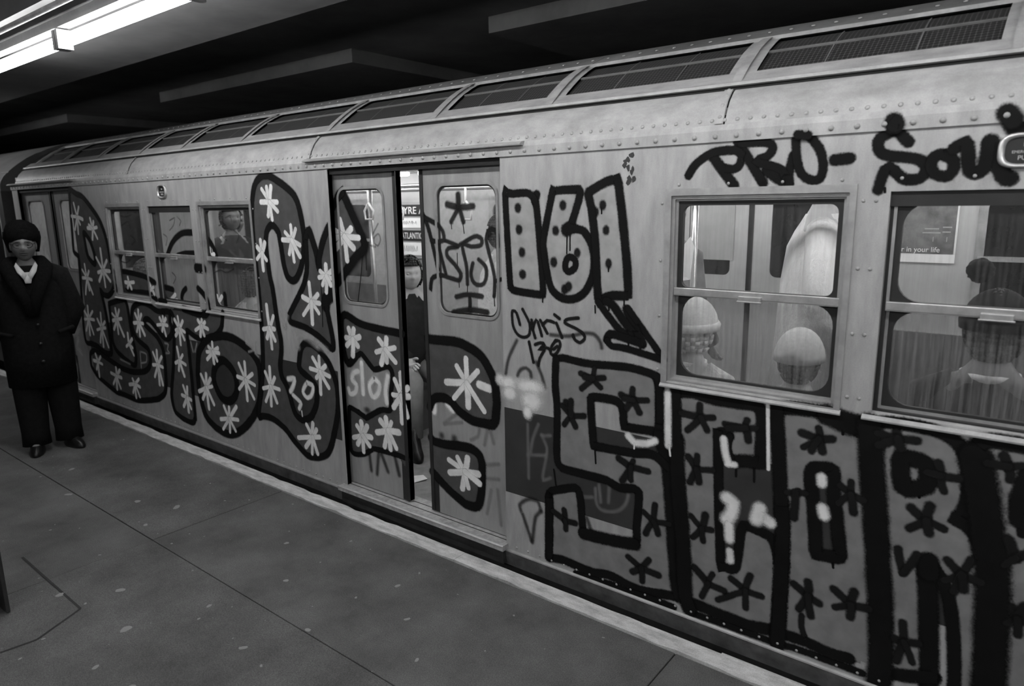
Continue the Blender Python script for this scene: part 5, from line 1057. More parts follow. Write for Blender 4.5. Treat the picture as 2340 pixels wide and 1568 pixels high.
for a, b in FDOORS:
    c = (a+b)/2
    for x0_, x1_ in ((a, c-0.02), (c+0.02, b)):
        w0, w1 = x0_+0.13, x1_-0.13
        s = MB(); s.ring_plate((x0_, x1_, 0.05, 2.03), (w0, w1, 1.285, 1.86), 0.05, FY+0.01, FY+0.04); f = build(s, 'far_door_leaf', 'inner_wall', car)
        s = MB(); s.box(w0, w1, FY+0.02, FY+0.024, 1.285, 1.86); build(s, 'far_pane', 'dark_glass', f)
    s = MB(); s.box(c-0.02, c+0.02, FY+0.005, FY+0.04, 0.05, 2.03); build(s, 'far_rubber_edge', 'rubber_and_shade', car)
# paper pasted inside the far door window beside the stanchion
s = MB(); s.box(-2.30, -1.95, FY+0.002, FY+0.006, 1.40, 1.86); build(s, 'pasted_notice', 'inner_panel', car)
# benches
for a, b in ((-7.3, -3.75), (-1.95, 1.6)):
    for y0, y1, back in ((0.11, 0.52, 0.11), (2.08, 2.49, 2.465)):
        if y0 > 1 and a > -3: a2, b2 = -1.1, 1.6
        elif a < -3 and y0 < 1: a2, b2 = a, -4.55
        else: a2, b2 = a, b
        if y0 > 1 and a < -3: a2, b2 = -7.3, -5.75
        s = MB(); s.prism([(y0, 0.34), (y0, 0.41), (y1, 0.41), (y1+0.01, 0.38), (y1-0.02, 0.34)], a2, b2); bench = build(s, 'seat_bench', 'seat_fibre', car)
        s = MB(); s.box(a2, b2, back, back+0.025, 0.41, 0.98); build(s, 'seat_back', 'seat_fibre', bench)
        s = MB(); s.box(a2, b2, y0+0.02, y0+0.3, 0.05, 0.34); build(s, 'seat_riser', 'inner_panel', bench)
s = MB(); s.box(-4.24, -3.80, 0.78, 1.5, 0.36, 0.43); s.box(-4.28, -4.24, 0.78, 1.5, 0.36, 0.95); s.box(-4.22, -3.92, 0.84, 1.45, 0.05, 0.36); build(s, 'cross_seat', 'seat_fibre', car)
# stanchions and overhead rails
for x, y in ((-1.55, 0.87), (-4.95, 1.55), (1.3, 1.2)):
    s = MB(); s.tube([(x, y, 0.05), (x, y, 2.17)], 0.017, 10); build(s, 'grab_pole', 'pole_steel', car, True)
for y in (0.75, 1.85):
    s = MB(); s.tube([(-7.2, y, 1.98), (1.6, y, 1.98)], 0.014, 8); build(s, 'overhead_rail', 'pole_steel', car, True)
# lights inside the car
for y in (0.62, 1.98):
    x = -8.5
    while x < 2.8:
        s = MB(); s.tube([(x, y, 2.135), (x+1.1, y, 2.135)], 0.017, 8); l = build(s, 'ceiling_tube', 'car_tube_glow', car, True)
        s = MB(); s.box(x-0.03, x+1.13, y-0.045, y+0.045, 2.152, 2.17); build(s, 'tube_holder', 'fixture_metal', l); x += 1.25
# handholds
s0 = MB(); s0.tube([(0, 0, 0), (0, 0, -0.10), (-0.05, 0, -0.16), (-0.04, 0, -0.22), (0.04, 0, -0.22), (0.05, 0, -0.16), (0, 0, -0.10)], 0.008, 6); hm = s0.mesh('strap', True); hm.materials.append(MATS['sign_white'])
for q in range(9):
    link('strap_handle', hm, None, car, Vector((-5.0+0.32*q, 0.75, 1.97)) - BASE)
# destination signs and cards on the far wall, seen through the door gap
sg = MB(); sg.box(-5.80, -5.18, FY-0.045, FY, 1.30, 1.88); board = build(sg, 'sign_box', 'inner_panel', car)
for z0, z1, m, t, sz, tx in ((1.735, 1.852, 'sign_black', 'DYRE AVE', 0.105, -5.575), (1.615, 1.715, 'sign_white', None, 0, 0), (1.478, 1.588, 'sign_black', 'ATLANTIC', 0.092, -5.53), (1.33, 1.46, 'sign_white', None, 0, 0)):
    s = MB(); s.box(-5.77, -5.2, FY-0.052, FY-0.045, z0, z1); pnl = build(s, 'sign_panel', m, board)
    if t:
        me = text_mesh(t, sz, 'sign_white'); l = link('sign_lettering', me, None, pnl, Vector((tx, FY-0.0535, (z0+z1)/2 - sz*0.34))); l.rotation_euler = (math.pi/2, 0, 0); l.scale = (1.1 if t[0] == 'D' else 0.72, 1, 1)
    else:
        s = MB(); r = random.Random(int(z0*1000))
        for q in range(9):
            xa = -5.56 + 0.03*q; s.tube([(xa, FY-0.053, z0+0.03+r.uniform(0, 0.01)), (xa+r.uniform(-0.01, 0.02), FY-0.053, z1-0.03), (xa+0.022, FY-0.053, z0+0.03+r.uniform(0, 0.02))], 0.0018, 4)
        build(s, 'scribbled_tag', 'joint_dirt', pnl)
# advertising card behind the end window
s = MB(); s.box(-1.02, -0.520, FY-0.012, FY, 1.435, 1.90); ad = build(s, 'advert_card', 'paper', car)
s = MB(); s.box(-1.02, -0.530, FY-0.014, FY-0.012, 1.492, 1.885); build(s, 'advert_print', 'poster_dark', ad)
me = text_mesh('Put Flavor in your life', 0.047, 'sign_white'); l = link('advert_lettering', me, None, ad, Vector((-0.985, FY-0.0155, 1.503))); l.rotation_euler = (math.pi/2, 0, 0); l.scale = (0.93, 1, 1)
s = MB()
for a, b, z in ((-0.70, -0.62, 1.655), (-0.60, -0.55, 1.665), (-0.71, -0.61, 1.63), (-0.60, -0.555, 1.635), (-0.65, -0.645, 1.60), (-0.575, -0.57, 1.60)): s.box(a, b, FY-0.0155, FY-0.014, z-0.008 if b-a > .02 else z-0.03, z)
build(s, 'advert_print_detail', 'inner_panel', ad)

# ------------------------------------------------------------------ spray paint on the car
SURF = {'S': -0.0006, 'H': -0.0112, 'L': 0.0494, 'R': 0.0494, 'U': 0.0352, 'W': 0.0552}
LAYER = {'fill': 0.0, 'blob': 0.0003, 'stroke': 0.0005, 'star': 0.0012}
class Paint:
    def __init__(s): s.v = []; s.f = []; s.a = []
    def add(s, p, a): s.v.append(p); s.a.append(a); return len(s.v)-1
    def build(s, name, m, parent):
        me = bpy.data.meshes.new(name); me.from_pydata(s.v, [], s.f); me.update()
        at = me.attributes.new('s', 'FLOAT', 'POINT'); at.data.foreach_set('value', s.a)
        return link(name, me, 'spray_' + m, parent)
def smooth_line(p, closed):
    n = len(p)
    if n < 3: 
        a, b = p[0], p[-1]; k = 5
        return [(a[0]+(b[0]-a[0])*t/k, a[1]+(b[1]-a[1])*t/k) for t in range(k+1)]
    out = []
    for i in range(n-1):
        b, c = p[i], p[i+1]
        a = p[i-1] if i else (p[-2] if closed else p[0]); d = p[i+2] if i+2 < n else (p[1] if closed else p[-1])
        L_ = math.hypot(c[0]-b[0], c[1]-b[1]); k = max(2, min(10, int(L_/0.02)))
        for j in range(k):
            t = j/k
            out.append(tuple(0.5*(2*b[q] + (c[q]-a[q])*t + (2*a[q]-5*b[q]+4*c[q]-d[q])*t*t + (3*b[q]-a[q]-3*c[q]+d[q])*t**3) for q in (0, 1)))
    out.append(p[-1]); return out
def ribbon(P, pts, w_, y, closed=False, taper=None):
    n = len(pts); ids = []
    for i in range(n):
        if closed and i in (0, n-1): a, b = pts[-2], pts[1]
        else: a, b = pts[max(i-1, 0)], pts[min(i+1, n-1)]
        dx, dz = b[0]-a[0], b[1]-a[1]; L_ = math.hypot(dx, dz) or 1; nx, nz = -dz/L_, dx/L_
        ww = w_ * (taper(i/(n-1)) if taper else 1.0)
        yy = y - 0.00003*i/n
        ids.append((P.add((pts[i][0]+nx*ww, yy, pts[i][1]+nz*ww), 1.0), P.add((pts[i][0], yy, pts[i][1]), 0.0), P.add((pts[i][0]-nx*ww, yy, pts[i][1]-nz*ww), 1.0)))
    for a, b in zip(ids, ids[1:]): P.f.append((a[0], a[1], b[1], b[0])); P.f.append((a[1], a[2], b[2], b[1]))
    if not closed:
        for e, q in ((0, 1), (-1, -2)):
            c = pts[e]; dx, dz = c[0]-pts[q][0], c[1]-pts[q][1]; a0 = math.atan2(dz, dx); k = 8; prevv = None
            ci = P.add((c[0], y, c[1]), 0.0)
            for j in range(k+1):
                a = a0 - math.pi/2 + math.pi*j/k; v = P.add((c[0]+w_*math.cos(a)*1.0, y, c[1]+w_*math.sin(a)), 1.0)
                if prevv is not None: P.f.append((ci, prevv, v))
                prevv = v
def spans(polys, z):
    xs_ = []
    for pl in polys:
        for i in range(len(pl)):
            (ax, az), (bx, bz) = pl[i], pl[(i+1) % len(pl)]
            if (az > z) != (bz > z): xs_.append(ax + (z-az)*(bx-ax)/(bz-az))
    xs_.sort(); return list(zip(xs_[::2], xs_[1::2]))
def clip_S(a, b, z):
    segs = [(a, b)]
    holes = [d for d in DOORS if z > DZ0-0.004] + [(q[0]-0.026, q[1]+0.024) for q in WINS if WZ0-0.03 < z < WZ1+0.03]
    for h0, h1 in holes:
        nx = []
        for p0, p1 in segs:
            if p1 <= h0 or p0 >= h1: nx.append((p0, p1))
            else:
                if p0 < h0: nx.append((p0, h0))
                if p1 > h1: nx.append((h1, p1))
        segs = nx
    return segs
def clip_X(sf, a, b):
    if sf == 'L': r_ = [(-3.60, -2.985)]
    elif sf == 'R': r_ = [(-2.775, -2.14)]
    else: r_ = [(q[0]+0.024, q[1]-0.024) for q in WINS]
    return [(max(a, p), min(b, q)) for p, q in r_ if min(b, q) > max(a, p)]
NAMES = {'p': 'graffiti_letter', 'i': 'graffiti_letter', 's': 'graffiti_letter', 't': 'graffiti_letter', 'o': 'graffiti_letter', 'l': 'graffiti_letter', 'y': 'graffiti_letter', 'e': 'graffiti_letter', 'three': 'graffiti_letter',
         'flag': 'graffiti_arm', 'diamond': 'graffiti_diamond', 'one': 'graffiti_numeral', 'six': 'graffiti_numeral', 'one_b': 'graffiti_numeral', 'arrow': 'graffiti_arrow', 'signature': 'graffiti_signature', 'pro_soul': 'graffiti_tag',
         's_big': 'graffiti_letter', 'c_big': 'graffiti_letter', 'a_big': 'graffiti_letter', 'r_big': 'graffiti_letter', 'e_big': 'graffiti_letter', 'white_patch': 'paint_patch', 'old_tag': 'faded_tag', 'window_tag': 'graffiti_tag', 'scribble': 'window_scribble'}
cnt = 0
for key, items in PAINT.items():
    root = None; groups = {}
    order = {'fill': 0, 'blob': 1, 'stroke': 2, 'star': 3}
    for kind, m, sf, wd, cl, data in sorted(items, key=lambda t: order[t[0]]):
        cnt += 1
        y = SURF[sf] - (LAYER[kind] if key != 'old_tag' else 0.0001) - 0.000005*cnt
        if kind == 'star':
            P = Paint(); c = (data[0][0]/1000, data[0][1]/1000); r = random.Random(cnt); hw = wd/2000*1.45
            for q, e in enumerate(data[1:]):
                e = (e[0]/1000, e[1]/1000)
                ribbon(P, smooth_line([c, ((c[0]+e[0])/2 + r.uniform(-.004, .004), (c[1]+e[1])/2), e], False), hw*r.uniform(.85, 1.15), y - 0.00002*q)
            groups.setdefault(('star', cnt), (P, m)); continue
        gk = (kind, m) if kind == 'fill' else (kind, m, cnt)
        if gk not in groups: groups[gk] = (Paint(), m)
        P = groups[gk][0]
        if kind == 'stroke':
            pts = smooth_line([(a/1000, b/1000) for a, b in data], cl)
            if sf == 'S': pts = [q for q in pts if q[1] > 0.022]
            if len(pts) < 2: continue
            ribbon(P, pts, wd/2000*1.38, y, bool(cl))
        elif kind == 'fill':
            polys = [[(a/1000, b/1000) for a, b in pl] for pl in data]
            z0 = min(q[1] for q in polys[0]); z1 = max(q[1] for q in polys[0]); h = 0.012; n = int((z1-z0)/h)
            for q in range(n):
                z = z0 + q*h
                if z < 0.023 or (sf in 'LR' and z < 0.062): continue
                if z+h > SEAM-0.002: break
                for a, b in spans(polys, z+h/2):
                    for p0, p1 in (clip_S(a, b, z+h/2) if sf == 'S' else clip_X(sf, a, b)):
                        i0 = P.add((p0, y, z), 0); P.add((p1, y, z), 0); P.add((p1, y, z+h), 0); P.add((p0, y, z+h), 0); P.f.append((i0, i0+1, i0+2, i0+3))
        elif kind == 'blob':
            (cx, cz), (rx, rz) = data; cx, cz, rx, rz = cx/1000, cz/1000, rx/1000*1.5, rz/1000*1.5
            ci = P.add((cx, y, cz), 0.0); k = 18; ids = [P.add((cx+rx*math.cos(2*math.pi*j/k), y, cz+rz*math.sin(2*math.pi*j/k)), 1.0) for j in range(k)]
            for j in range(k): P.f.append((ci, ids[j], ids[(j+1) % k]))
    # the thing's largest coat of paint carries the others
    NM = {'fill': 'paint_fill', 'stroke': 'paint_outline', 'blob': 'paint_dot', 'star': 'paint_star'}
    for gk in sorted(groups, key=lambda g: order[g[0]]):
        P, m = groups[gk]
        if not P.f: continue
        if root is None: root = P.build(NAMES[key], m, car)
        else: P.build(NM[gk[0]], m, root)

# ================================================================== PEOPLE
def skin_body(V, E, R, sub=2):
    me = bpy.data.meshes.new('body'); me.from_pydata(V, E, []); o = bpy.data.objects.new('tmp', me); COL.objects.link(o)
    sk = o.modifiers.new('skin', 'SKIN'); sk.use_smooth_shade = True
    for i, r in enumerate(R): me.skin_vertices[0].data[i].radius = r if isinstance(r, tuple) else (r, r)
    me.skin_vertices[0].data[0].use_root = True
    sb = o.modifiers.new('sub', 'SUBSURF'); sb.levels = sub; sb.render_levels = sub
    dg = bpy.context.evaluated_depsgraph_get(); dg.update()
    out = bpy.data.meshes.new_from_object(o.evaluated_get(dg)); bpy.data.objects.remove(o); bpy.data.meshes.remove(me)
    return out
def head_mesh(c, k=1.0):
    """head with brow, nose, lips, chin and ears, looking to -y"""
    s = MB(); s.ellipsoid((0, 0, 0), (0.074, 0.094, 0.114), 40, 32); vv = []
    g = lambda x, z, cx, cz, sx, sz: math.exp(-((x-cx)/sx)**2 - ((z-cz)/sz)**2)
    for x, y, z in s.v:
        if z < -0.03: x *= 1 - 0.16*min(1, (-z-0.03)/0.08); x *= 1.04
        if y < 0:
            d = 0.0
            d += 0.027*g(x, z, 0, -0.024, 0.015, 0.016) + 0.010*g(x, z, 0, 0.004, 0.010, 0.022)
            d += 0.007*g(x, z, 0, 0.026, 0.055, 0.012)
            d -= 0.012*(g(x, z, 0.030, 0.006, 0.016, 0.012) + g(x, z, -0.030, 0.006, 0.016, 0.012))
            d += 0.009*g(x, z, 0, -0.052, 0.022, 0.006) + 0.008*g(x, z, 0, -0.064, 0.020, 0.006) - 0.006*g(x, z, 0, -0.058, 0.024, 0.003)
            d += 0.010*g(x, z, 0, -0.092, 0.022, 0.015)
            d += 0.004*(g(x, z, 0.042, -0.025, 0.02, 0.02) + g(x, z, -0.042, -0.025, 0.02, 0.02))
            y -= d
        vv.append((c[0]+x*k, c[1]+y*k, c[2]+z*k))
    s.v = vv
    for sx in (-1, 1):
        s.ellipsoid((c[0]+sx*0.075*k, c[1]+0.012*k, c[2]-0.005*k), (0.010*k, 0.020*k, 0.032*k), 10, 8)
        s.ellipsoid((c[0]+sx*0.030*k, c[1]-0.074*k, c[2]+0.006*k), (0.012*k, 0.012*k, 0.009*k), 10, 8)
    return s
def face_marks(c, k=1.0):
    """lips, brows and pupils"""
    s = MB()
    for z, r in ((-.0505, .0042), (-.0625, .0052)):
        s.tube([(c[0]+x*k, c[1]-(.103-abs(x)*.35-(.002 if r < .005 else 0))*k, c[2]+(z-abs(x)*.06)*k) for x in (-.028, -.016, 0, .016, .028)], [.0015, r, r, r, .0015], 8)
    for q in (-1, 1):
        s.tube([(c[0]+q*x*k, c[1]-(.1005-(x-.02)*.35)*k, c[2]+(.030-abs(x-.03)*.15)*k) for x in (.013, .022, .034, .046)], [.002, .0035, .0035, .0015], 6)
        s.ellipsoid((c[0]+q*.030*k, c[1]-.0845*k, c[2]+.006*k), (.0055*k, .004*k, .0055*k), 8, 6)
    return s
def join_meshes(name, parts):
    bm = bmesh.new(); mats = []
    for me, m in parts:
        if MATS[m] not in mats: mats.append(MATS[m])
        n = len(bm.faces); bm.from_mesh(me); bm.faces.ensure_lookup_table()
        for f in bm.faces[n:]: f.material_index = mats.index(MATS[m]); f.smooth = True
    out = bpy.data.meshes.new(name); bm.to_mesh(out); bm.free()
    for m in mats: out.materials.append(m)
    return out
def hand(side, wr, d, s=1.0):
    """palm and five curled fingers growing from a wrist, as skeleton pieces (points, edges, radii)"""
    d = Vector(d).normalized(); up = Vector((0, -1, 0)); sd = d.cross(up).normalized()*side; up = sd.cross(d).normalized()*side
    w_ = Vector(wr); V = [w_, w_ + d*0.045*s, w_ + d*0.085*s]; E = [(0, 1), (1, 2)]; R = [(0.024, 0.017), (0.036, 0.015), (0.038, 0.014)]
    for q, L_ in enumerate((0.068, 0.078, 0.073, 0.056)):
        b = w_ + d*0.085*s + sd*(0.028-0.019*q)*s; i = len(V)
        V += [b, b + d*L_*0.5*s + up*0.008, b + d*L_*0.85*s + up*0.030]; E += [(2, i), (i, i+1), (i+1, i+2)]; R += [0.0095, 0.0085, 0.0075]
    i = len(V); b = w_ + d*0.03*s + sd*0.03*s; V += [b, b + d*0.03*s + sd*0.022*s + up*0.012, b + d*0.06*s + sd*0.024*s + up*0.03]; E += [(1, i), (i, i+1), (i+1, i+2)]; R += [0.012, 0.010, 0.0085]
    return V, E, R
def standing(k=1.0, arms=None, legs=None):
    V = [(0,0,.95),(0,0,1.12),(0,.01,1.32),(0,.01,1.44),(0,0,1.53),(0,-.005,1.58)]
    E = [(0,1),(1,2),(2,3),(3,4),(4,5)]; R = [(.15,.11),(.13,.10),(.16,.11),(.10,.08),.055,.05]
    arms = arms or {s: [(s*.18,.01,1.41),(s*.245,.03,1.13),(s*.25,-.09,.92)] for s in (-1, 1)}
    legs = legs or {s: [(s*.09,0,.90),(s*.10,-.01,.50),(s*.10,.02,.09),(s*.11,-.13,.035)] for s in (-1, 1)}
    for s in (-1, 1):
        n = len(V); V += arms[s]; E += [(3,n),(n,n+1),(n+1,n+2)]; R += [.062,.046,.034]
        hv, he, hr = hand(s, arms[s][2], Vector(arms[s][2])-Vector(arms[s][1])); n2 = len(V)
        V += [tuple(q) for q in hv]; E += [(n+2, n2)] + [(a+n2, b+n2) for a, b in he]; R += hr
        n = len(V); V += legs[s]; E += [(0,n),(n,n+1),(n+1,n+2),(n+2,n+3)]; R += [.095,.066,.045,.036]
    return V, E, R
def seated():
    V = [(0,.02,.50),(0,.03,.68),(0,.03,.88),(0,.02,1.0),(0,0,1.08),(0,-.005,1.12)]
    E = [(0,1),(1,2),(2,3),(3,4),(4,5)]; R = [(.16,.12),(.14,.11),(.16,.11),(.10,.08),.055,.05]
    arms = {s: [(s*.165,.02,.97),(s*.18,-.03,.71),(s*.09,-.24,.62)] for s in (-1, 1)}
    legs = {s: [(s*.10,-.02,.50),(s*.11,-.43,.50),(s*.11,-.42,.10),(s*.12,-.55,.04)] for s in (-1, 1)}
    for s in (-1, 1):
        n = len(V); V += arms[s]; E += [(3,n),(n,n+1),(n+1,n+2)]; R += [.062,.046,.034]
        hv, he, hr = hand(s, arms[s][2], Vector(arms[s][2])-Vector(arms[s][1])); n2 = len(V)
        V += [tuple(q) for q in hv]; E += [(n+2, n2)] + [(a+n2, b+n2) for a, b in he]; R += hr
        n = len(V); V += legs[s]; E += [(0,n),(n,n+1),(n+1,n+2),(n+2,n+3)]; R += [.10,.07,.046,.038]
    return V, E, R, arms
def coat_mb(rings, arms, r0=.075, r1=.058):
    s = MB(); s.loft(rings)
    for q in (-1, 1):
        a = arms[q]; sh = (a[0][0]*0.8, a[0][1], a[0][2]+0.0)
        s.tube([(a[0][0]*0.55, a[0][1], a[0][2]+.02), (a[0][0]*.95, a[0][1], a[0][2]), a[1], a[2]], [r0*.95, r0, (r0+r1)/2, r1], 14)
    return s
def hair_cap(c, r, cut_front=-0.03, low=-0.10, mat_='hair_dark', name='hair', parent=None, puff=1.0):
    s = MB(); s.ellipsoid((0, 0, 0), (0.083*puff, 0.103*puff, 0.122*puff), 28, 20); keep = MB()
    idx = {}
    for f in s.f:
        pts = [s.v[i] for i in f]; my = sum(p[1] for p in pts)/4; mz = sum(p[2] for p in pts)/4
        if mz > low and (my > cut_front or mz > 0.055): keep.quad(*[(c[0]+p[0]*r, c[1]+p[1]*r+0.006, c[2]+p[2]*r+0.004) for p in pts])
    o = build(keep, name, mat_, parent, True); sol = o.modifiers.new('solid', 'SOLIDIFY'); sol.thickness = 0.012; sol.offset = -1
    return o
def knit_hat(c, mat_, parent, band=True, pom=None, r=1.0, low=0.02):
    s = MB(); rings = []
    for q in range(9):
        t = q/8; a = t*math.pi/2; rings.append((c[0], c[1]+0.005, c[2]+low+(0.135-low)*math.sin(a)*r, 0.096*r*math.cos(a)*1.0+0.004, 0.112*r*math.cos(a)+0.004))
    s.loft(rings, True, 28); h = build(s, 'hat', mat_, parent, True)
    if band:
        s = MB(); k = 28; z = c[2]+low
        prof = [(0.092, -0.02), (0.106, -0.018), (0.109, 0.008), (0.102, 0.022), (0.092, 0.020)]
        s.loft([(c[0], c[1]+0.005, z+b, a*r, (a+0.016)*r) for a, b in prof], False, k); build(s, 'hat_band', mat_, h, True)
    if pom:
        s = MB(); rr = random.Random(2); s.ellipsoid((c[0]+0.06, c[1]+0.02, c[2]+0.135*r+pom*1.45), (pom, pom, pom), 24, 16)
        s.v = [(x+rr.uniform(-.003, .003), y+rr.uniform(-.003, .003), z+rr.uniform(-.003, .003)) for x, y, z in s.v]; build(s, 'pompom', 'wool_dark', h, True)
    return h
def person(loc, rz, label, group, pose, coat, skin='skin_pale', hat=None, hair=None, collar=None, trousers='coat_dark', k=1.0, pom=None, puff=1.0, hat_r=1.0, band=True, hat_low=0.02):
    e = bpy.data.objects.new('person', None); COL.objects.link(e); e.location = loc; e.rotation_euler.z = rz; e.scale = (k, k, k); tag(e, label, 'person', group); e.empty_display_size = .2
    def part(mb_or_me, name, m, parent=None):
        me = mb_or_me.mesh(name, True) if isinstance(mb_or_me, MB) else mb_or_me
        return link(name, me, m, parent or e, Vector((0, 0, 0)))
    if pose == 'sit':
        V, E, R, arms = seated(); hc = (0, -.02, 1.20)
        rings = [(0,.03,.44,.20,.16),(0,.03,.60,.185,.15),(0,.035,.80,.19,.14),(0,.03,.93,.205,.125),(0,.025,.99,.17,.10),(0,.02,1.03,.11,.08),(0,.015,1.06,.07,.07)]
    else:
        V, E, R = standing(); arms = {s: [(s*.18,.01,1.41),(s*.245,.03,1.13),(s*.25,-.09,.92)] for s in (-1, 1)}; hc = (0, -.02, 1.66)
        rings = [(0,.01,.62,.24,.19),(0,.01,.95,.215,.165),(0,.015,1.2,.21,.15),(0,.015,1.36,.215,.13),(0,.01,1.43,.17,.105),(0,.005,1.475,.11,.085),(0,0,1.51,.072,.072)]
    body = skin_body(V, E, R); hm_ = head_mesh(hc).mesh('head', True)
    part(join_meshes('body', [(body, skin), (hm_, skin)]), 'body', None)
    c = part(coat_mb(rings, arms), 'coat', coat)
    s = MB(); lg = {q: ([(q*.10,-.02,.50),(q*.11,-.44,.505),(q*.11,-.42,.12)] if pose == 'sit' else [(q*.09,0,.93),(q*.10,-.01,.5),(q*.10,.02,.08)]) for q in (-1, 1)}
    for q in (-1, 1): s.tube(lg[q], [.108, .082, .07], 14)
    part(s, 'trousers', trousers)
    s = MB()
    for q in (-1, 1):
        f = (q*.115, -.50, .0) if pose == 'sit' else (q*.105, -.05, 0)
        s.loft([(f[0], f[1], 0.0, .048, .13), (f[0], f[1], .03, .05, .135), (f[0], f[1]+.02, .07, .045, .10), (f[0], f[1]+.06, .13, .05, .055), (f[0], f[1]+.065, .2, .052, .055)], True, 16)
    part(s, 'shoes', 'shoe_black')
    def rp(o): o.location = (0, 0, 0)
    if hair: rp(hair_cap(hc, 1.0, mat_=hair, parent=e, puff=puff, low=-0.10))
    if hat: rp(knit_hat(hc, hat, e, pom=pom, r=hat_r, band=band, low=hat_low))
    if collar:
        z = 1.045 if pose == 'sit' else 1.495
        s = MB(); s.loft([(0, .01, z-.010, .078, .076), (0, .01, z-.012, .090, .088), (0, .008, z+.012, .087, .085), (0, .008, z+.014, .078, .076)], False, 24); part(s, 'collar', collar)
    return e
GRP = 'passengers inside the car'
FZ = 0.051
PI = math.pi
ow = person((-1.335, .365, FZ), PI, 'white-haired seated passenger in a pale knit hat and light coat, seen from behind', GRP, 'sit', 'coat_pale', hat='wool_white', hair='hair_white', collar='coat_pale', puff=1.14, k=1.0, hat_r=1.2)
kn = person((-.838, .365, FZ), PI, 'seated passenger in a cream knit cap with dark hair and bare neck, seen from behind', GRP, 'sit', 'coat_grey', skin='skin_pale', hat='wool_cream', hair='hair_mid', k=.93, band=False, hat_low=0.0, hat_r=1.13)
wc = person((-1.0, 1.22, FZ), PI*0.62, 'standing passenger in a white coat, head hidden above the window, arm bent', GRP, 'stand', 'coat_pale', hair='hair_mid', k=1.14)
pm = person((-.155, .36, FZ), PI, 'large seated passenger in a dark pompom hat with a white collar band, seen from behind', GRP, 'sit', 'coat_dark', skin='skin_mid', hat='wool_dark', hair='hair_dark', collar='sign_white', pom=.040, k=1.10)
person((-1.87, 1.22, FZ), PI*0.9, 'standing passenger in grey at the window edge beside a white newspaper', GRP, 'stand', 'coat_grey', hair='hair_mid', k=1.05)
person((-3.90, 1.0, FZ), math.radians(58), 'black-haired passenger in a dark coat sitting on the cross seat, seen through the half-open door', GRP, 'sit', 'coat_dark', hair='hair_dark', trousers='coat_grey', k=1.07)
person((-2.98, .98, FZ), PI*0.8, 'standing passenger in a pale coat right behind the door window with the dripping tag', GRP, 'stand', 'coat_pale', hair='hair_dark', k=.97)
person((-6.55, 1.12, FZ), PI*0.6, 'standing passenger in a dark coat behind the window nearest the tall painted L', GRP, 'stand', 'coat_dark', skin='skin_mid', hair='hair_dark', k=1.0)
person((-5.95, .75, FZ), PI*0.45, 'second dark-coated standing passenger behind the window nearest the tall painted L', GRP, 'stand', 'coat_dark', skin='skin_mid', hair='hair_dark', k=1.03)
person((-5.05, .365, FZ), PI, 'seated passenger in a light coat low behind the window next to the tall painted L', GRP, 'sit', 'coat_pale', hair='hair_dark', k=1.0)
person((-6.9, .365, FZ), PI, 'seated passenger in a dark coat behind the window crossed by the painted arm', GRP, 'sit', 'coat_dark', skin='skin_mid', hair='hair_mid', k=1.0)
# newspaper held by the passenger at the window edge, scrap of paper inside the door
s = MB(); s.v = [(-1.60, .64, 1.43), (-1.45, .60, 1.46), (-1.46, .66, 1.62), (-1.49, .68, 1.67), (-1.62, .70, 1.52)]; s.v += [(x, y+.004, z) for x, y, z in s.v]; s.f = [(0,1,2,3,4), (9,8,7,6,5)] + [(i, i+5, (i+1) % 5+5, (i+1) % 5) for i in range(5)]
tag(build(s, 'newspaper', 'paper'), 'folded white newspaper held up by a passenger at the edge of the window', 'newspaper')
s = MB(); s.v = [(-3.30, .32, FZ+.002), (-3.18, .28, FZ+.002), (-3.14, .36, FZ+.012), (-3.22, .40, FZ+.006)]; s.v += [(x, y, z+.002) for x, y, z in s.v]; s.f = [(3,2,1,0), (4,5,6,7)] + [(i, (i+1) % 4, (i+1) % 4+4, i+4) for i in range(4)]
tag(build(s, 'paper_scrap', 'paper'), 'white scrap of paper on the car floor just inside the half-open door', 'paper')

# ------------------------------------------------------------------ the man on the platform
mx, my = -6.25, -0.795
man = bpy.data.objects.new('person', None); COL.objects.link(man); man.location = (mx, my, PZ + 0.002); man.rotation_euler.z = math.radians(72); man.scale = (.985, .985, .985)
tag(man, 'man on the platform in black fur hat, glasses, dark coat and white shirt collar', 'person')
def mp(mb_or_me, name, m, parent=None):
    me = mb_or_me.mesh(name, True) if isinstance(mb_or_me, MB) else mb_or_me
    return link(name, me, m, parent or man, Vector((0, 0, 0)))
arms = {-1: [(-.19,.01,1.41),(-.262,.06,1.13),(-.185,-.01,.96)], 1: [(.19,.01,1.41),(.265,.05,1.13),(.185,-.01,.96)]}
legs = {-1: [(-.09,0,.90),(-.10,-.02,.50),(-.105,.0,.09),(-.115,-.14,.035)], 1: [(.09,0,.90),(.115,.0,.50),(.12,.03,.09),(.17,-.09,.035)]}
V, E, R = standing(arms=arms, legs=legs)
hc = (0.0, -.035, 1.655)
mp(join_meshes('body', [(skin_body(V, E, R), 'skin_mid'), (head_mesh(hc, 1.06).mesh('head', True), 'skin_mid'), (face_marks(hc, 1.06).mesh('marks', True), 'lip_dark')]), 'body', None)
rings = [(0,.01,.55,.235,.19),(0,.01,.80,.238,.19),(0,.01,1.0,.240,.185),(0,.015,1.2,.240,.175),(0,.015,1.34,.245,.155),(0,.01,1.42,.215,.125),(0,.0,1.475,.13,.10),(0,-.005,1.50,.095,.09)]
coat = mp(coat_mb(rings, arms, .105, .078), 'coat', 'coat_black')
s = MB()      # fur collar: a V of thick lapels
for q in (-1, 1):
    s.tube([(q*.02, .10, 1.52), (q*.10, .06, 1.52), (q*.125, -.06, 1.49), (q*.095, -.145, 1.40), (q*.035, -.178, 1.25), (q*.01, -.185, 1.12)], [.045, .05, .05, .05, .042, .03], 12)
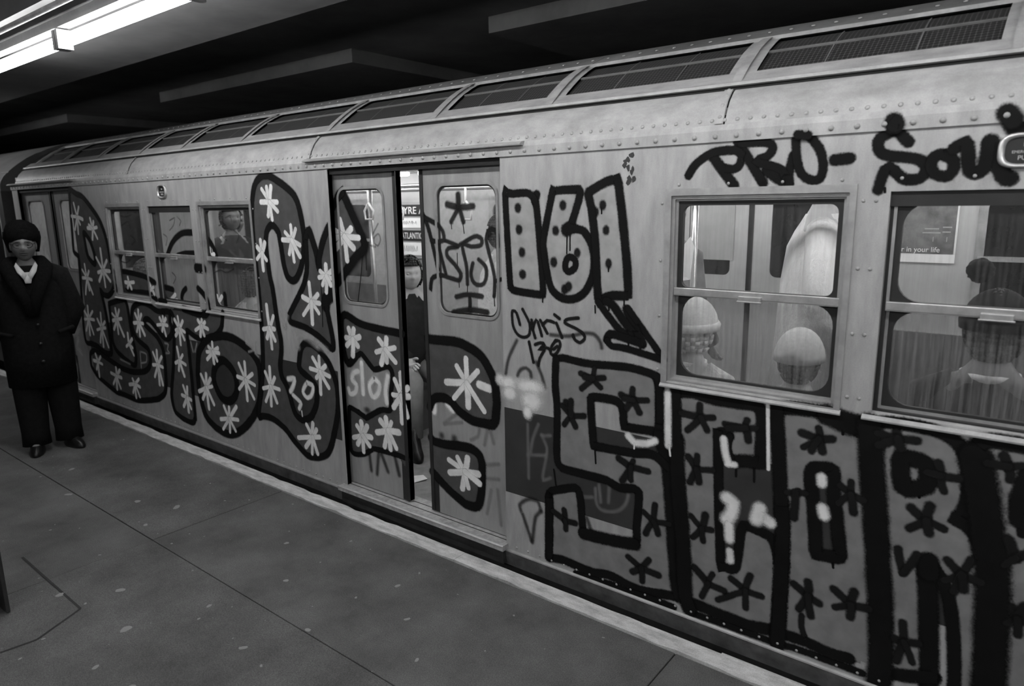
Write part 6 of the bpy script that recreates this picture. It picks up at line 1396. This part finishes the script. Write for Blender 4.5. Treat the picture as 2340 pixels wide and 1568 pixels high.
mp(s, 'fur_collar', 'fur_black', coat)
s = MB()
for z in (1.05, .90, .76):
    s = MB(); s.tube([(.02, -.190, z), (.02, -.202, z)], .013, 12); mp(s, 'button', 'shoe_black', coat)
s = MB()
for q in (-1, 1):
    s = MB(); s.tube([(q*.15, -.185, .98), (q*.25, -.10, 1.0)], .016, 8); mp(s, 'pocket_flap', 'coat_black', coat)
s = MB()
for q in (-1, 1):
    l = legs[q]; s.tube([l[0], (l[1][0], l[1][1], l[1][2]), (l[2][0], l[2][1]-.005, .16), (l[2][0], l[2][1]-.015, .055)], [.135, .115, .098, .102], 18)
mp(s, 'trousers', 'trouser_black')
for q in (-1, 1):
    s = MB(); l = legs[q]; t = Vector((l[3][0]-l[2][0], l[3][1]-l[2][1], 0)).normalized(); c0 = Vector((l[2][0], l[2][1], 0))
    a = math.atan2(t.y, t.x) + math.pi/2
    pr = [(0.0, .052, .145), (.018, .054, .148), (.045, .048, .135), (.075, .042, .09), (.11, .045, .055)]; off = [.07, .07, .065, .03, 0]
    ids = []
    for (z, rx, ry), of in zip(pr, off):
        ids.append(len(s.v))
        for j in range(18):
            an = 2*math.pi*j/18; x, y = rx*math.cos(an), ry*math.sin(an)-of
            s.v.append((c0.x + x*math.cos(a)-y*math.sin(a), c0.y + x*math.sin(a)+y*math.cos(a), z))
    for a_, b_ in zip(ids, ids[1:]):
        for j in range(18): s.f.append((a_+j, a_+(j+1) % 18, b_+(j+1) % 18, b_+j))
    s.f.append(tuple(ids[0]+j for j in range(18))[::-1]); s.f.append(tuple(ids[-1]+j for j in range(18)))
    mp(s, 'shoe', 'shoe_black')
# white shirt collar: two pointed wings
s = MB()
for q in (-1, 1):
    n = len(s.v); s.v += [(q*.062, -.080, 1.525), (q*.004, -.130, 1.43), (q*.022, -.150, 1.395), (q*.062, -.130, 1.455), (q*.075, -.09, 1.50)]; s.f.append(tuple(range(n, n+5)))
n = len(s.v); s.v += [(-.04, -.115, 1.45), (.04, -.115, 1.45), (.018, -.160, 1.37), (-.018, -.160, 1.37)]; s.f.append((n, n+1, n+2, n+3))
o = mp(s, 'shirt_collar', 'shirt_white'); sd = o.modifiers.new('solid', 'SOLIDIFY'); sd.thickness = .006
# fur hat with turned-up flaps
s = MB(); s.loft([(0, .0, 1.685, .098, .116), (0, .0, 1.695, .110, .128), (0, .002, 1.735, .116, .134), (0, .004, 1.775, .110, .126), (0, .005, 1.81, .092, .105), (-.01, .006, 1.838, .06, .07), (-.015, .006, 1.85, .02, .03)], True, 30)
r = random.Random(4); s.v = [(x+r.uniform(-.003, .003), y+r.uniform(-.003, .003), z+r.uniform(-.003, .003)) for x, y, z in s.v]
hat = mp(s, 'fur_hat', 'fur_black')
for q in (-1, 1):
    s = MB(); s.loft([(q*.088, .045, 1.60, .012, .035), (q*.094, .04, 1.65, .018, .052), (q*.10, .03, 1.71, .024, .07), (q*.10, .02, 1.76, .02, .06)], True, 14); mp(s, 'ear_flap', 'fur_black', hat)
# glasses
s = MB()
for q in (-1, 1):
    cx, cy, cz = q*.034, -.128, 1.660
    s.tube([(cx+.029*math.cos(2*PI*j/16), cy+abs(math.cos(2*PI*j/16))*.002, cz+.021*math.sin(2*PI*j/16)) for j in range(17)], .0028, 6, False)
    s.tube([(q*.062, -.126, 1.666), (q*.080, -.09, 1.667), (q*.082, .0, 1.664)], .0026, 6)
s.tube([(-.007, -.130, 1.664), (0, -.133, 1.667), (.007, -.130, 1.664)], .0026, 6)
gl = mp(s, 'glasses', 'shoe_black')

# ================================================================== the next car, coupled behind
nb = Vector((-12.0, 1.28, PZ - 1.2))
nc = empty('subway_car', nb, 'darker second subway car coupled behind the man, only its near end showing', 'subway car')
Y0 = 0.0
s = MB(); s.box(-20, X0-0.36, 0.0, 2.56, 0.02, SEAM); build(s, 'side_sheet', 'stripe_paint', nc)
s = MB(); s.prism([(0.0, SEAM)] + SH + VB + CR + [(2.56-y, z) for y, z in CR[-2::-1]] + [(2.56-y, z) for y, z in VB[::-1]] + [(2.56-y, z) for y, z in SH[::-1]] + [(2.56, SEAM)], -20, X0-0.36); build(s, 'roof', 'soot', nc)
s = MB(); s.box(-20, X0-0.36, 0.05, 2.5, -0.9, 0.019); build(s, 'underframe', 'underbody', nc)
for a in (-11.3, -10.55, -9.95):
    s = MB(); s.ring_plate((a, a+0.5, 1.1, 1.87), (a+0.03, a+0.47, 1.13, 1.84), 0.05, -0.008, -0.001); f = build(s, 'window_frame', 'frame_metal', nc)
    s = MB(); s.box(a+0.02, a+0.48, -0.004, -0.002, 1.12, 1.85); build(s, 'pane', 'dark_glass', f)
scene.cycles.transparent_max_bounces = 24
